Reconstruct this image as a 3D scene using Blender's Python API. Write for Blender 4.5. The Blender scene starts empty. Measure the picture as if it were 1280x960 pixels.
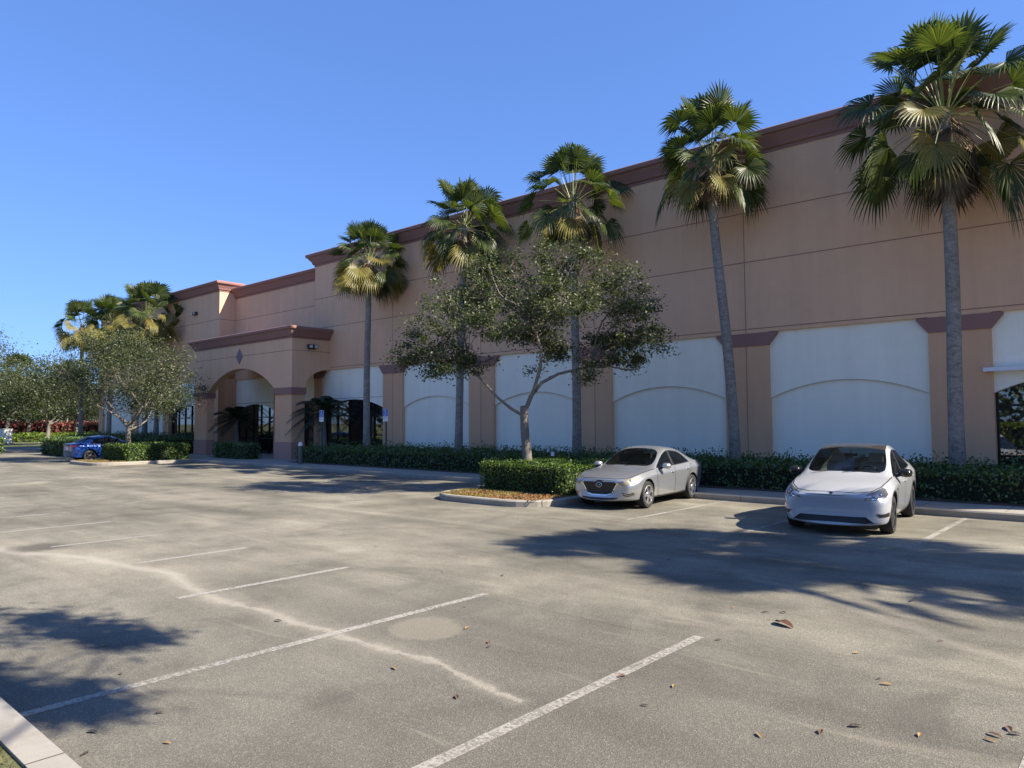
import bpy, bmesh, math, random
import numpy as np
from mathutils import Vector, Matrix
from mathutils.bvhtree import BVHTree
random.seed(7); RNG = np.random.default_rng(7)
S = bpy.context.scene
COL = S.collection
R = math.radians
# ------------------------------------------------------------------ tagging
def tag(o, label=None, cat=None, group=None, kind=None):
    if label: o['label'] = label
    if cat: o['category'] = cat
    if group: o['group'] = group
    if kind: o['kind'] = kind
    return o
def empty(name, loc=(0, 0, 0), rz=0.0, parent=None):
    o = bpy.data.objects.new(name, None); COL.objects.link(o)
    o.location = loc; o.rotation_euler = (0, 0, rz); o.empty_display_size = .3
    if parent: o.parent = parent
    return o
def copy_tree(o, parent=None):
    c = o.copy(); COL.objects.link(c)
    if parent: c.parent = parent
    for ch in list(o.children): copy_tree(ch, c)
    return c
# ------------------------------------------------------------------ materials
MATS = {}
def N(nt, typ, **kw):
    n = nt.nodes.new(typ)
    for k, v in kw.items():
        if k == 'op': n.operation = v
        elif k in n.inputs: n.inputs[k].default_value = v
        else: setattr(n, k, v)
    return n
def newmat(name):
    m = bpy.data.materials.new(name); m.use_nodes = True
    nt = m.node_tree; nt.nodes.clear()
    out = nt.nodes.new('ShaderNodeOutputMaterial'); b = nt.nodes.new('ShaderNodeBsdfPrincipled')
    nt.links.new(b.outputs[0], out.inputs[0])
    return m, nt, b, out
def math_(nt, op, a, b=None, c=None, clamp=False):
    n = nt.nodes.new('ShaderNodeMath'); n.operation = op; n.use_clamp = clamp
    for i, v in enumerate((a, b, c)):
        if v is None: continue
        if isinstance(v, (int, float)): n.inputs[i].default_value = v
        else: nt.links.new(v, n.inputs[i])
    return n.outputs[0]
def mixc(nt, f, a, b, blend='MIX'):
    n = nt.nodes.new('ShaderNodeMix'); n.data_type = 'RGBA'; n.blend_type = blend
    for i, v in ((0, f), (6, a), (7, b)):
        if isinstance(v, (int, float)): n.inputs[i].default_value = v
        elif isinstance(v, tuple): n.inputs[i].default_value = (*v, 1) if len(v) == 3 else v
        else: nt.links.new(v, n.inputs[i])
    return n.outputs[2]
def ramp(nt, fac, stops):
    n = nt.nodes.new('ShaderNodeValToRGB')
    cr = n.color_ramp
    while len(cr.elements) < len(stops): cr.elements.new(.5)
    for e, (p, c) in zip(cr.elements, stops):
        e.position = p; e.color = (*c, 1) if isinstance(c, tuple) else (c, c, c, 1)
    nt.links.new(fac, n.inputs[0]); return n.outputs[0]
def noise(nt, vec, scale, detail=4, rough=.55, out=0, dist=0.0):
    n = N(nt, 'ShaderNodeTexNoise', Scale=scale, Detail=detail, Roughness=rough, Distortion=dist)
    nt.links.new(vec, n.inputs['Vector']); return n.outputs[out]
def mat(name, col, rough=.6, metal=0.0, spec=.5, coat=0.0, nz=None, bump=None, stretch=None, ior=None):
    if name in MATS: return MATS[name]
    m, nt, b, out = newmat(name)
    b.inputs['Roughness'].default_value = rough; b.inputs['Metallic'].default_value = metal
    b.inputs['Specular IOR Level'].default_value = spec; b.inputs['Coat Weight'].default_value = coat
    b.inputs['Coat Roughness'].default_value = .04
    if ior: b.inputs['IOR'].default_value = ior
    b.inputs['Base Color'].default_value = (*col, 1)
    if nz or bump:
        tc = nt.nodes.new('ShaderNodeTexCoord'); v = tc.outputs['Object']
        if stretch:
            mp = nt.nodes.new('ShaderNodeMapping'); mp.inputs['Scale'].default_value = stretch
            nt.links.new(v, mp.inputs[0]); v = mp.outputs[0]
        if nz:
            c = None
            for sc, am in nz:
                vv = v
                if sc < 0:      # negative scale: rain streaks, drawn out vertically
                    mp2 = nt.nodes.new('ShaderNodeMapping'); mp2.inputs['Scale'].default_value = (-sc, -sc, -sc * .07); nt.links.new(v, mp2.inputs[0]); vv = mp2.outputs[0]; f = noise(nt, vv, 1.0, 6, .7)
                else: f = noise(nt, v, sc, 5, .6)
                k = math_(nt, 'MULTIPLY_ADD', f, 2 * am, 1 - am)
                c = k if c is None else math_(nt, 'MULTIPLY', c, k)
            vm = N(nt, 'ShaderNodeVectorMath', op='SCALE'); vm.inputs[0].default_value = col
            nt.links.new(c, vm.inputs['Scale']); nt.links.new(vm.outputs[0], b.inputs['Base Color'])
        if bump:
            f = noise(nt, v, bump[0], 4, .6)
            bp = N(nt, 'ShaderNodeBump', Strength=bump[1], Distance=bump[2] if len(bump) > 2 else .01)
            nt.links.new(f, bp.inputs['Height']); nt.links.new(bp.outputs[0], b.inputs['Normal'])
    MATS[name] = m; return m
def leafmat(name, cols, rough=.45, transl=.3, spec=.4, tcol=None, nscale=.35):
    if name in MATS: return MATS[name]
    m, nt, b, out = newmat(name)
    g = nt.nodes.new('ShaderNodeNewGeometry')
    n = len(cols)
    c = ramp(nt, g.outputs['Random Per Island'], [(i / max(1, n - 1), k) for i, k in enumerate(cols)])
    tc = nt.nodes.new('ShaderNodeTexCoord')
    f = noise(nt, tc.outputs['Object'], nscale * 3, 3, .6)
    k = math_(nt, 'MULTIPLY_ADD', f, 1.0, .5)
    vm = N(nt, 'ShaderNodeVectorMath', op='SCALE'); nt.links.new(c, vm.inputs[0]); nt.links.new(k, vm.inputs['Scale'])
    c = vm.outputs[0]
    nt.links.new(c, b.inputs['Base Color'])
    b.inputs['Roughness'].default_value = rough; b.inputs['Specular IOR Level'].default_value = spec
    t = nt.nodes.new('ShaderNodeBsdfTranslucent')
    vm2 = N(nt, 'ShaderNodeVectorMath', op='MULTIPLY'); nt.links.new(c, vm2.inputs[0]); vm2.inputs[1].default_value = tcol or (1.9, 1.9, .7)
    nt.links.new(vm2.outputs[0], t.inputs[0])
    mx = nt.nodes.new('ShaderNodeMixShader'); mx.inputs[0].default_value = transl
    nt.links.new(b.outputs[0], mx.inputs[1]); nt.links.new(t.outputs[0], mx.inputs[2]); nt.links.new(mx.outputs[0], out.inputs[0])
    MATS[name] = m; return m
# ------------------------------------------------------------------ mesh builder
class MB:
    def __init__(s): s.v = []; s.f = []; s.m = []
    def add(s, vs, fs, mi=0):
        o = len(s.v); s.v += [tuple(p) for p in vs]
        for f in fs: s.f.append([i + o for i in f]); s.m.append(mi)
    def box(s, x0, x1, y0, y1, z0, z1, mi=0):
        v = [(x, y, z) for x in (x0, x1) for y in (y0, y1) for z in (z0, z1)]
        s.add(v, [(0, 1, 3, 2), (4, 6, 7, 5), (0, 4, 5, 1), (2, 3, 7, 6), (0, 2, 6, 4), (1, 5, 7, 3)], mi)
    def prism(s, poly, axis, a0, a1, mi=0):
        # poly: 2D outline; axis 'x','y','z' = extrusion axis
        n = len(poly)
        def P(u, w, a):
            return {'y': (u, a, w), 'x': (a, u, w), 'z': (u, w, a)}[axis]
        vs = [P(u, w, a0) for u, w in poly] + [P(u, w, a1) for u, w in poly]
        fs = [list(range(n))[::-1], list(range(n, 2 * n))] + [(i, (i + 1) % n, n + (i + 1) % n, n + i) for i in range(n)]
        s.add(vs, fs, mi)
    def tube(s, pts, rad, n=8, mi=0, cap=True):
        pts = [Vector(p) for p in pts]; rs = rad if isinstance(rad, (list, tuple)) else [rad] * len(pts)
        o = len(s.v); ref = None
        for i, p in enumerate(pts):
            t = (pts[min(i + 1, len(pts) - 1)] - pts[max(i - 1, 0)]).normalized()
            if ref is None: ref = t.orthogonal().normalized()
            ref = (ref - t * ref.dot(t))
            ref = ref.normalized() if ref.length > 1e-6 else t.orthogonal().normalized()
            b = t.cross(ref)
            for k in range(n):
                a = 2 * math.pi * k / n
                s.v.append(tuple(p + (ref * math.cos(a) + b * math.sin(a)) * rs[i]))
        for i in range(len(pts) - 1):
            for k in range(n):
                a = o + i * n + k; c = o + i * n + (k + 1) % n
                s.f.append([a, c, c + n, a + n]); s.m.append(mi)
        if cap:
            s.f.append([o + k for k in range(n)][::-1]); s.m.append(mi)
            q = o + (len(pts) - 1) * n
            s.f.append([q + k for k in range(n)]); s.m.append(mi)
    def lathe(s, prof, c=(0, 0, 0), axis='z', n=24, mi=0):
        o = len(s.v)
        for k in range(n):
            a = 2 * math.pi * k / n; ca, sa = math.cos(a), math.sin(a)
            for r, h in prof:
                p = (r * ca, r * sa, h) if axis == 'z' else ((r * ca, h, r * sa) if axis == 'y' else (h, r * ca, r * sa))
                s.v.append((p[0] + c[0], p[1] + c[1], p[2] + c[2]))
        m = len(prof)
        for k in range(n):
            for j in range(m - 1):
                a = o + k * m + j; b = o + ((k + 1) % n) * m + j
                s.f.append([a, b, b + 1, a + 1]); s.m.append(mi)
    def sweep(s, path, prof, mi=0, caps=True):
        # path: XY points; profile (offset outward = right-hand side of travel, z)
        pts = [Vector((p[0], p[1])) for p in path]; n = len(pts); o = len(s.v); m = len(prof)
        for i, p in enumerate(pts):
            ds = []
            if i > 0: ds.append((p - pts[i - 1]).normalized())
            if i < n - 1: ds.append((pts[i + 1] - p).normalized())
            ns = [Vector((d.y, -d.x)) for d in ds]
            nn = sum(ns, Vector((0, 0))).normalized(); k = 1 / max(.3, nn.dot(ns[0]))
            for d, z in prof:
                q = p + nn * (d * k); s.v.append((q.x, q.y, z))
        for i in range(n - 1):
            for j in range(m):
                a = o + i * m + j; b = o + i * m + (j + 1) % m
                s.f.append([a, b, b + m, a + m]); s.m.append(mi)
        if caps:
            s.f.append([o + j for j in range(m)]); s.m.append(mi)
            q = o + (n - 1) * m
            s.f.append([q + j for j in range(m)][::-1]); s.m.append(mi)
    def arch_wall(s, x0, x1, zt, zs, rise, y0, y1, n=28, axis='x', half=False, mi=0):
        # wall above an arch: front (y0), back (y1), soffit and top; axis = running axis
        def az(t):
            if half: return zs + rise * math.sqrt(max(0, 1 - (1 - t) ** 2))
            w = (x1 - x0) / 2; rad = (w * w + rise * rise) / (2 * rise); u = (t - .5) * 2 * w
            return zs + math.sqrt(max(0, rad * rad - u * u)) - (rad - rise)
        P = (lambda a, y, z: (a, y, z)) if axis == 'x' else (lambda a, y, z: (y, a, z))
        o = len(s.v)
        for i in range(n + 1):
            t = i / n; a = x0 + (x1 - x0) * t; z = min(az(t), zt - .001)
            for q in (P(a, y0, z), P(a, y0, zt), P(a, y1, z), P(a, y1, zt)): s.v.append(q)
        for i in range(n):
            a = o + 4 * i; b = a + 4
            for f in ((a, b, b + 1, a + 1), (a + 2, a + 3, b + 3, b + 2), (a, a + 2, b + 2, b), (a + 1, b + 1, b + 3, a + 3)):
                s.f.append(list(f)); s.m.append(mi)
        a = o; s.f.append([a, a + 1, a + 3, a + 2]); s.m.append(mi)
        a = o + 4 * n; s.f.append([a, a + 2, a + 3, a + 1]); s.m.append(mi)
    def build(s, name, mats, parent=None, smooth=None, loc=None, norm=True):
        me = bpy.data.meshes.new(name); me.from_pydata(s.v, [], s.f)
        for m in (mats if isinstance(mats, (list, tuple)) else [mats]): me.materials.append(m)
        me.polygons.foreach_set('material_index', s.m)
        if norm or smooth:
            bm = bmesh.new(); bm.from_mesh(me)
            if norm: bmesh.ops.recalc_face_normals(bm, faces=bm.faces)
            if smooth:
                for f in bm.faces: f.smooth = True
                for e in bm.edges:
                    if len(e.link_faces) == 2 and e.calc_face_angle(0) > R(smooth): e.smooth = False
            bm.to_mesh(me); bm.free()
        me.update()
        o = bpy.data.objects.new(name, me); COL.objects.link(o)
        if parent: o.parent = parent
        if loc: o.location = loc
        return o
def np_mesh(name, V, F, mats, mi=None, parent=None, smooth=False):
    V = np.asarray(V, np.float32).reshape(-1, 3); F = np.asarray(F, np.int32)
    k = F.shape[1]
    me = bpy.data.meshes.new(name)
    me.vertices.add(len(V)); me.vertices.foreach_set('co', V.ravel())
    me.loops.add(F.size); me.loops.foreach_set('vertex_index', F.ravel())
    me.polygons.add(len(F)); me.polygons.foreach_set('loop_start', np.arange(len(F), dtype=np.int32) * k)
    try: me.polygons.foreach_set('loop_total', np.full(len(F), k, np.int32))
    except Exception: pass
    for m in mats: me.materials.append(m)
    if mi is not None: me.polygons.foreach_set('material_index', np.asarray(mi, np.int32))
    if smooth: me.polygons.foreach_set('use_smooth', np.ones(len(F), bool))
    me.update(calc_edges=True); me.validate()
    o = bpy.data.objects.new(name, me); COL.objects.link(o)
    if parent: o.parent = parent
    return o
def leaf_quads(C, D, Nn, ln, wd):
    """diamond shaped leaves: centre, direction, normal, length, width (arrays)"""
    C = np.asarray(C); D = D / np.linalg.norm(D, axis=1, keepdims=True)
    W = np.cross(D, Nn); W /= (np.linalg.norm(W, axis=1, keepdims=True) + 1e-9)
    Nr = np.cross(W, D)
    ln = np.broadcast_to(np.asarray(ln), (len(C),))[:, None]; wd = np.broadcast_to(np.asarray(wd), (len(C),))[:, None]
    a = C - D * ln * .5; b = C + W * wd * .5 + Nr * wd * .12; c = C + D * ln * .5 - Nr * ln * .1; d = C - W * wd * .5 + Nr * wd * .12
    V = np.stack([a, b, c, d], 1).reshape(-1, 3)
    F = np.arange(len(C) * 4).reshape(-1, 4)
    return V, F
def rand_dirs(n):
    v = RNG.normal(size=(n, 3)); return v / np.linalg.norm(v, axis=1, keepdims=True)
# ------------------------------------------------------------------ camera, light, world
HC = 1.9578; FPX = 908.82; PITCH = .0523187; YAW = .7236127; ROLL = -.0047365
fh = Vector((-math.sin(YAW), math.cos(YAW), 0)); rr = Vector((math.cos(YAW), math.sin(YAW), 0)); zz = Vector((0, 0, 1))
fw = fh * math.cos(PITCH) + zz * math.sin(PITCH); uu = -fh * math.sin(PITCH) + zz * math.cos(PITCH)
r2 = rr * math.cos(ROLL) + uu * math.sin(ROLL); u2 = uu * math.cos(ROLL) - rr * math.sin(ROLL)
cam = bpy.data.cameras.new('camera'); co = bpy.data.objects.new('camera', cam); COL.objects.link(co)
co.matrix_world = Matrix(((r2.x, u2.x, -fw.x, 0), (r2.y, u2.y, -fw.y, 0), (r2.z, u2.z, -fw.z, HC), (0, 0, 0, 1)))
cam.sensor_width = 36; cam.lens = 36 * FPX / 1280; cam.clip_end = 4000; cam.clip_start = .05
S.camera = co
SUN_A, SUN_B = 1.13, .43                       # horizontal travel of a shadow per metre of height, in x and y
sd = Vector((SUN_A, SUN_B, 1)).normalized()
EL = math.asin(sd.z); AZ = math.atan2(sd.x, sd.y)
sl = bpy.data.lights.new('sun', 'SUN'); sl.energy = 5.0; sl.angle = R(.53); sl.color = (1, .91, .77)
so = bpy.data.objects.new('sun', sl); COL.objects.link(so); so.rotation_euler = sd.to_track_quat('Z', 'Y').to_euler(); so.location = (0, 0, 30)
W = bpy.data.worlds.new('World'); S.world = W; W.use_nodes = True
wn = W.node_tree; wn.nodes.clear()
wo = wn.nodes.new('ShaderNodeOutputWorld'); bg = wn.nodes.new('ShaderNodeBackground'); sk = wn.nodes.new('ShaderNodeTexSky')
sk.sky_type = 'NISHITA'; sk.sun_disc = False; sk.sun_elevation = EL; sk.sun_rotation = AZ
sk.air_density = 1.0; sk.dust_density = .4; sk.ozone_density = 3.0; sk.altitude = 0
bg.inputs[1].default_value = .105
gm = wn.nodes.new('ShaderNodeGamma'); gm.inputs['Gamma'].default_value = .6
tn = wn.nodes.new('ShaderNodeVectorMath'); tn.operation = 'MULTIPLY'; tn.inputs[1].default_value = (.57, .88, 1.58)
wn.links.new(sk.outputs[0], gm.inputs[0]); wn.links.new(gm.outputs[0], tn.inputs[0]); wn.links.new(tn.outputs[0], bg.inputs[0]); wn.links.new(bg.outputs[0], wo.inputs[0])
S.view_settings.view_transform = 'Standard'; S.view_settings.look = 'None'; S.view_settings.exposure = 1.3; S.view_settings.gamma = 1
S.render.engine = 'CYCLES'
S.cycles.use_denoising = True
S.cycles.max_bounces = 8; S.cycles.transparent_max_bounces = 12
S.cycles.sample_clamp_indirect = 6
# ------------------------------------------------------------------ surfaces of the ground
def asphalt():
    m, nt, b, out = newmat('worn_asphalt')
    g = nt.nodes.new('ShaderNodeTexCoord'); v = g.outputs['Object']
    sp = nt.nodes.new('ShaderNodeSeparateXYZ'); nt.links.new(v, sp.inputs[0]); X, Y = sp.outputs[0], sp.outputs[1]
    big = noise(nt, v, .16, 5, .6, dist=.6); mid = noise(nt, v, .9, 6, .65, dist=.4); fine = noise(nt, v, 120, 3, .7)
    mp = nt.nodes.new('ShaderNodeMapping'); mp.inputs['Scale'].default_value = (.12, .9, 1); mp.inputs['Rotation'].default_value = (0, 0, .12); nt.links.new(v, mp.inputs[0])
    streak = noise(nt, mp.outputs[0], 1.0, 6, .62, dist=.5)
    c = ramp(nt, big, [(.3, (.112, .103, .080)), (.5, (.166, .153, .119)), (.72, (.238, .219, .170))])
    c2 = ramp(nt, mid, [(.3, .68), (.52, 1.0), (.75, 1.27)]); c = mixc(nt, .95, c, c2, 'MULTIPLY')
    c3 = ramp(nt, streak, [(.34, .72), (.5, 1.0), (.68, 1.28)]); c = mixc(nt, .85, c, c3, 'MULTIPLY')
    # the near stalls are darker, with fine light aggregate showing
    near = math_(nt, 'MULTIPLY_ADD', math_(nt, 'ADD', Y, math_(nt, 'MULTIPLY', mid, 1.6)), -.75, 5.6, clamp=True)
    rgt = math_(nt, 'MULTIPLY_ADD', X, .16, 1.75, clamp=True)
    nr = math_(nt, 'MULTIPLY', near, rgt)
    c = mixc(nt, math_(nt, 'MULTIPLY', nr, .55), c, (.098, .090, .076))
    vor = N(nt, 'ShaderNodeTexVoronoi', Scale=115.0); nt.links.new(v, vor.inputs['Vector'])
    sc = nt.nodes.new('ShaderNodeSeparateColor'); nt.links.new(vor.outputs['Color'], sc.inputs[0])
    spk = ramp(nt, sc.outputs[0], [(0, .62), (.5, .95), (.8, 1.15), (1, 1.8)])
    c = mixc(nt, .62, c, spk, 'MULTIPLY')
    spf = ramp(nt, fine, [(.3, .72), (.5, 1), (.7, 1.28)]); c = mixc(nt, .8, c, spf, 'MULTIPLY')
    # dark oil stains
    o1 = noise(nt, v, .55, 4, .6, dist=1.2); om = ramp(nt, o1, [(.57, 0.0), (.72, 1.0)])
    c = mixc(nt, math_(nt, 'MULTIPLY', om, .42), c, (.06, .056, .049))
    # sandy blotches
    o2 = noise(nt, mp.outputs[0], 2.1, 5, .6, dist=1.5); sm = ramp(nt, o2, [(.6, 0.0), (.72, 1.0)])
    c = mixc(nt, math_(nt, 'MULTIPLY', sm, .35), c, (.30, .265, .205))
    # wavering lines: pale sediment left by run-off
    wob = noise(nt, v, 1.3, 4, .6, out=1)
    wv = N(nt, 'ShaderNodeVectorMath', op='SUBTRACT'); nt.links.new(wob, wv.inputs[0]); wv.inputs[1].default_value = (.5, .5, .5)
    ws = N(nt, 'ShaderNodeVectorMath', op='MULTIPLY'); nt.links.new(wv.outputs[0], ws.inputs[0]); ws.inputs[1].default_value = (.55, .3, 0)
    wa = N(nt, 'ShaderNodeVectorMath', op='ADD'); nt.links.new(ws.outputs[0], wa.inputs[0]); nt.links.new(v, wa.inputs[1])
    w2 = N(nt, 'ShaderNodeVectorMath', op='MULTIPLY_ADD'); nt.links.new(noise(nt, v, 11, 4, .7, out=1), w2.inputs[0]); w2.inputs[1].default_value = (.16, .16, 0); nt.links.new(wa.outputs[0], w2.inputs[2])
    fl = N(nt, 'ShaderNodeVectorMath', op='MULTIPLY_ADD'); nt.links.new(w2.outputs[0], fl.inputs[0]); fl.inputs[2].default_value = (-.08, -.08, 0); fl.inputs[1].default_value = (1, 1, 0)
    def segdist(pts, vec):
        best = None
        for a, q in zip(pts, pts[1:]):
            d = (q[0] - a[0], q[1] - a[1]); L2 = d[0] ** 2 + d[1] ** 2
            pa = N(nt, 'ShaderNodeVectorMath', op='SUBTRACT'); nt.links.new(vec, pa.inputs[0]); pa.inputs[1].default_value = (a[0], a[1], 0)
            dt = N(nt, 'ShaderNodeVectorMath', op='DOT_PRODUCT'); nt.links.new(pa.outputs[0], dt.inputs[0]); dt.inputs[1].default_value = (d[0] / L2, d[1] / L2, 0)
            h = math_(nt, 'ADD', dt.outputs['Value'], 0.0, clamp=True)
            pr = N(nt, 'ShaderNodeVectorMath', op='SCALE'); pr.inputs[0].default_value = (d[0], d[1], 0); nt.links.new(h, pr.inputs['Scale'])
            df = N(nt, 'ShaderNodeVectorMath', op='SUBTRACT'); nt.links.new(pa.outputs[0], df.inputs[0]); nt.links.new(pr.outputs[0], df.inputs[1])
            ln = N(nt, 'ShaderNodeVectorMath', op='LENGTH'); nt.links.new(df.outputs[0], ln.inputs[0])
            best = ln.outputs['Value'] if best is None else math_(nt, 'MINIMUM', best, ln.outputs['Value'])
        return best
    sed = [(-17, 3.2), (-13.6, 3.29), (-12.6, 3.66), (-11.8, 3.96), (-10.7, 4.08), (-9.66, 4.24), (-8.7, 4.04), (-7.8, 4.0), (-6.95, 4.09), (-5.7, 4.02), (-5.2, 4.06), (-4.5, 4.1), (-3.97, 4.02), (-3.4, 3.93)]
    dseg = segdist(sed, fl.outputs[0])
    wid = math_(nt, 'MULTIPLY', math_(nt, 'MULTIPLY_ADD', math_(nt, 'ADD', X, 4.0), -.012, .05), math_(nt, 'MULTIPLY_ADD', noise(nt, v, 1.7, 3, .6), 2.6, -.35))     # wider to the west
    core = math_(nt, 'SUBTRACT', 1.0, math_(nt, 'DIVIDE', dseg, wid), clamp=True)
    halo = math_(nt, 'SUBTRACT', 1.0, math_(nt, 'DIVIDE', dseg, math_(nt, 'MULTIPLY', wid, 3.2)), clamp=True)
    brk = ramp(nt, noise(nt, v, 5, 5, .7), [(.25, .35), (.5, 1.0)])
    c = mixc(nt, math_(nt, 'MULTIPLY', halo, .34), c, (.30, .27, .215))
    c = mixc(nt, math_(nt, 'MULTIPLY', math_(nt, 'MULTIPLY', math_(nt, 'POWER', core, .8), brk), .40), c, (.42, .385, .315))
    # a second, faint tide line and tyre arcs in the aisle
    d2 = segdist([(-3.9, 8.9), (-2.6, 8.3), (-1.4, 7.4), (-.4, 6.9), (1.5, 6.4)], fl.outputs[0])
    c = mixc(nt, math_(nt, 'MULTIPLY', math_(nt, 'SUBTRACT', 1.0, math_(nt, 'DIVIDE', d2, .16), clamp=True), .3), c, (.32, .29, .23))
    # round patch
    pa = N(nt, 'ShaderNodeVectorMath', op='DISTANCE'); nt.links.new(fl.outputs[0], pa.inputs[0]); pa.inputs[1].default_value = (-5.3, 4.72, 0)
    pm = ramp(nt, math_(nt, 'DIVIDE', pa.outputs['Value'], .5), [(.62, 1.0), (.8, 0.0)])
    c = mixc(nt, math_(nt, 'MULTIPLY', pm, .45), c, (.245, .222, .168))
    pa2 = N(nt, 'ShaderNodeVectorMath', op='DISTANCE'); nt.links.new(fl.outputs[0], pa2.inputs[0]); pa2.inputs[1].default_value = (-13.4, 3.8, 0)
    c = mixc(nt, math_(nt, 'MULTIPLY', ramp(nt, pa2.outputs['Value'], [(.25, 1.0), (.5, 0.0)]), .6), c, (.05, .044, .036))
    # construction joint across the stall ends
    jy = math_(nt, 'ABSOLUTE', math_(nt, 'SUBTRACT', math_(nt, 'ADD', Y, math_(nt, 'MULTIPLY', noise(nt, v, 3, 3), .05)), 6.0))
    jm = math_(nt, 'SUBTRACT', 1.0, math_(nt, 'DIVIDE', jy, .012), clamp=True)
    jn = ramp(nt, noise(nt, v, .8, 4), [(.45, 0.0), (.55, 1.0)])
    c = mixc(nt, math_(nt, 'MULTIPLY', jm, math_(nt, 'MULTIPLY', jn, .7)), c, (.04, .036, .031))
    nt.links.new(c, b.inputs['Base Color']); b.inputs['Roughness'].default_value = .9; b.inputs['Specular IOR Level'].default_value = .25
    bp = N(nt, 'ShaderNodeBump', Strength=.5, Distance=.006); nt.links.new(math_(nt, 'ADD', vor.outputs['Distance'], fine), bp.inputs['Height']); nt.links.new(bp.outputs[0], b.inputs['Normal'])
    return m
def paint_mat():
    m, nt, b, out = newmat('worn_white_paint')
    tc = nt.nodes.new('ShaderNodeTexCoord'); v = tc.outputs['Object']
    n1 = noise(nt, v, .8, 4, .65); n2 = noise(nt, v, 28, 5, .75)
    c = ramp(nt, n2, [(.3, (.22, .20, .165)), (.6, (.38, .355, .31))])
    nt.links.new(c, b.inputs['Base Color']); b.inputs['Roughness'].default_value = .8
    k = math_(nt, 'ADD', math_(nt, 'MULTIPLY', n1, 1.0), math_(nt, 'MULTIPLY', n2, .9))
    a = ramp(nt, k, [(.66, 0.0), (1.06, .82)])
    tr = nt.nodes.new('ShaderNodeBsdfTransparent'); mx = nt.nodes.new('ShaderNodeMixShader')
    nt.links.new(a, mx.inputs[0]); nt.links.new(tr.outputs[0], mx.inputs[1]); nt.links.new(b.outputs[0], mx.inputs[2]); nt.links.new(mx.outputs[0], out.inputs[0])
    return m
def grass_mat(name, cols):
    m, nt, b, out = newmat(name)
    tc = nt.nodes.new('ShaderNodeTexCoord'); v = tc.outputs['Object']
    f = noise(nt, v, .25, 6, .65); f2 = noise(nt, v, 30, 3, .7)
    c = ramp(nt, f, [(.3, cols[0]), (.5, cols[1]), (.7, cols[2])]); c = mixc(nt, .8, c, ramp(nt, f2, [(.3, .6), (.7, 1.3)]), 'MULTIPLY')
    nt.links.new(c, b.inputs['Base Color']); b.inputs['Roughness'].default_value = .9
    bp = N(nt, 'ShaderNodeBump', Strength=.8, Distance=.04); nt.links.new(f2, bp.inputs['Height']); nt.links.new(bp.outputs[0], b.inputs['Normal'])
    return m
M_ASPH = asphalt(); M_PAINT = paint_mat()
M_GRASS = grass_mat('lawn', ((.06, .075, .02), (.095, .10, .032), (.14, .13, .055)))
M_CONC = mat('kerb_concrete', (.30, .275, .23), .85, nz=((1.5, .14), (18, .10), (.4, .10)), bump=(60, .3, .004))
M_WALK = mat('sidewalk_concrete', (.30, .28, .24), .85, nz=((.6, .12), (12, .08)), bump=(60, .25, .004))
def add_joints(m, pitch, col=(.07, .062, .05)):
    nt = m.node_tree; bs = next(n for n in nt.nodes if n.type == 'BSDF_PRINCIPLED')
    tc = nt.nodes.new('ShaderNodeTexCoord'); sp = nt.nodes.new('ShaderNodeSeparateXYZ'); nt.links.new(tc.outputs['Object'], sp.inputs[0])
    f = math_(nt, 'FRACT', math_(nt, 'DIVIDE', sp.outputs[0], pitch)); d = math_(nt, 'ABSOLUTE', math_(nt, 'SUBTRACT', f, .5))
    k = math_(nt, 'LESS_THAN', d, .007 / pitch)
    st = ramp(nt, noise(nt, tc.outputs['Object'], .9, 6, .75), [(.45, 0.0), (.7, .5)])
    old = bs.inputs['Base Color'].links[0].from_socket
    c = mixc(nt, st, old, (.15, .125, .095)); c = mixc(nt, k, c, col); nt.links.new(c, bs.inputs['Base Color'])
add_joints(M_CONC, 3.05); add_joints(M_WALK, 1.52)
M_MULCH = mat('mulch_bed', (.21, .125, .06), .95, nz=((3, .3), (40, .45)), bump=(45, .9, .04))
M_SOIL = mat('dark_soil', (.07, .05, .033), .95, nz=((3, .3), (30, .4)), bump=(40, .8, .03))
b = MB(); b.add([(-1500, -1500, -.02), (1500, -1500, -.02), (1500, 1500, -.02), (-1500, 1500, -.02)], [(0, 1, 2, 3)])
tag(b.build('ground', M_GRASS), kind='structure')
b = MB(); b.add([(-57.5, 1.45, 0), (70, 1.45, 0), (70, 17.0, 0), (-57.5, 17.0, 0)], [(0, 1, 2, 3)])
b.add([(-74, -40, 0), (-57.5, -40, 0), (-57.5, 90, 0), (-74, 90, 0)], [(0, 1, 2, 3)])
b.add([(-57.5, -15, 0), (70, -15, 0), (70, -5, 0), (-57.5, -5, 0)], [(0, 1, 2, 3)])
tag(b.build('parking_lot', M_ASPH), kind='structure')
# kerbs, walks
def kprof(h=.15, w=.16): return [(0, -.05), (.012, h - .03), (-.012, h), (-w, h), (-w, -.05)]
b = MB(); b.sweep([(-44.6, 17.0), (40, 17.0)], kprof()); tag(b.build('building_kerb', M_CONC), kind='structure')
b = MB(); b.sweep([(60, 1.45), (-55.5, 1.45)], [(0, -.05), (.012, .12), (-.012, .15), (-.2, .15), (-.2, -.05)])
b.sweep([(-55.5, 17.0), (-44.6, 17.0)], kprof()); tag(b.build('verge_kerb', M_CONC), kind='structure')
b = MB(); b.box(-64, 40, 17.16, 18.45, -.05, .146); b.box(-46, -30.2, 18.45, 23.1, -.05, .144)
for i in range(40): pass
tag(b.build('sidewalk', M_WALK), kind='structure')
b = MB(); b.box(-30.2, 40, 18.45, 22.1, -.05, .17); b.box(-64, -46, 18.45, 22.1, -.05, .17); tag(b.build('planting_bed', M_SOIL), kind='structure')
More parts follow.
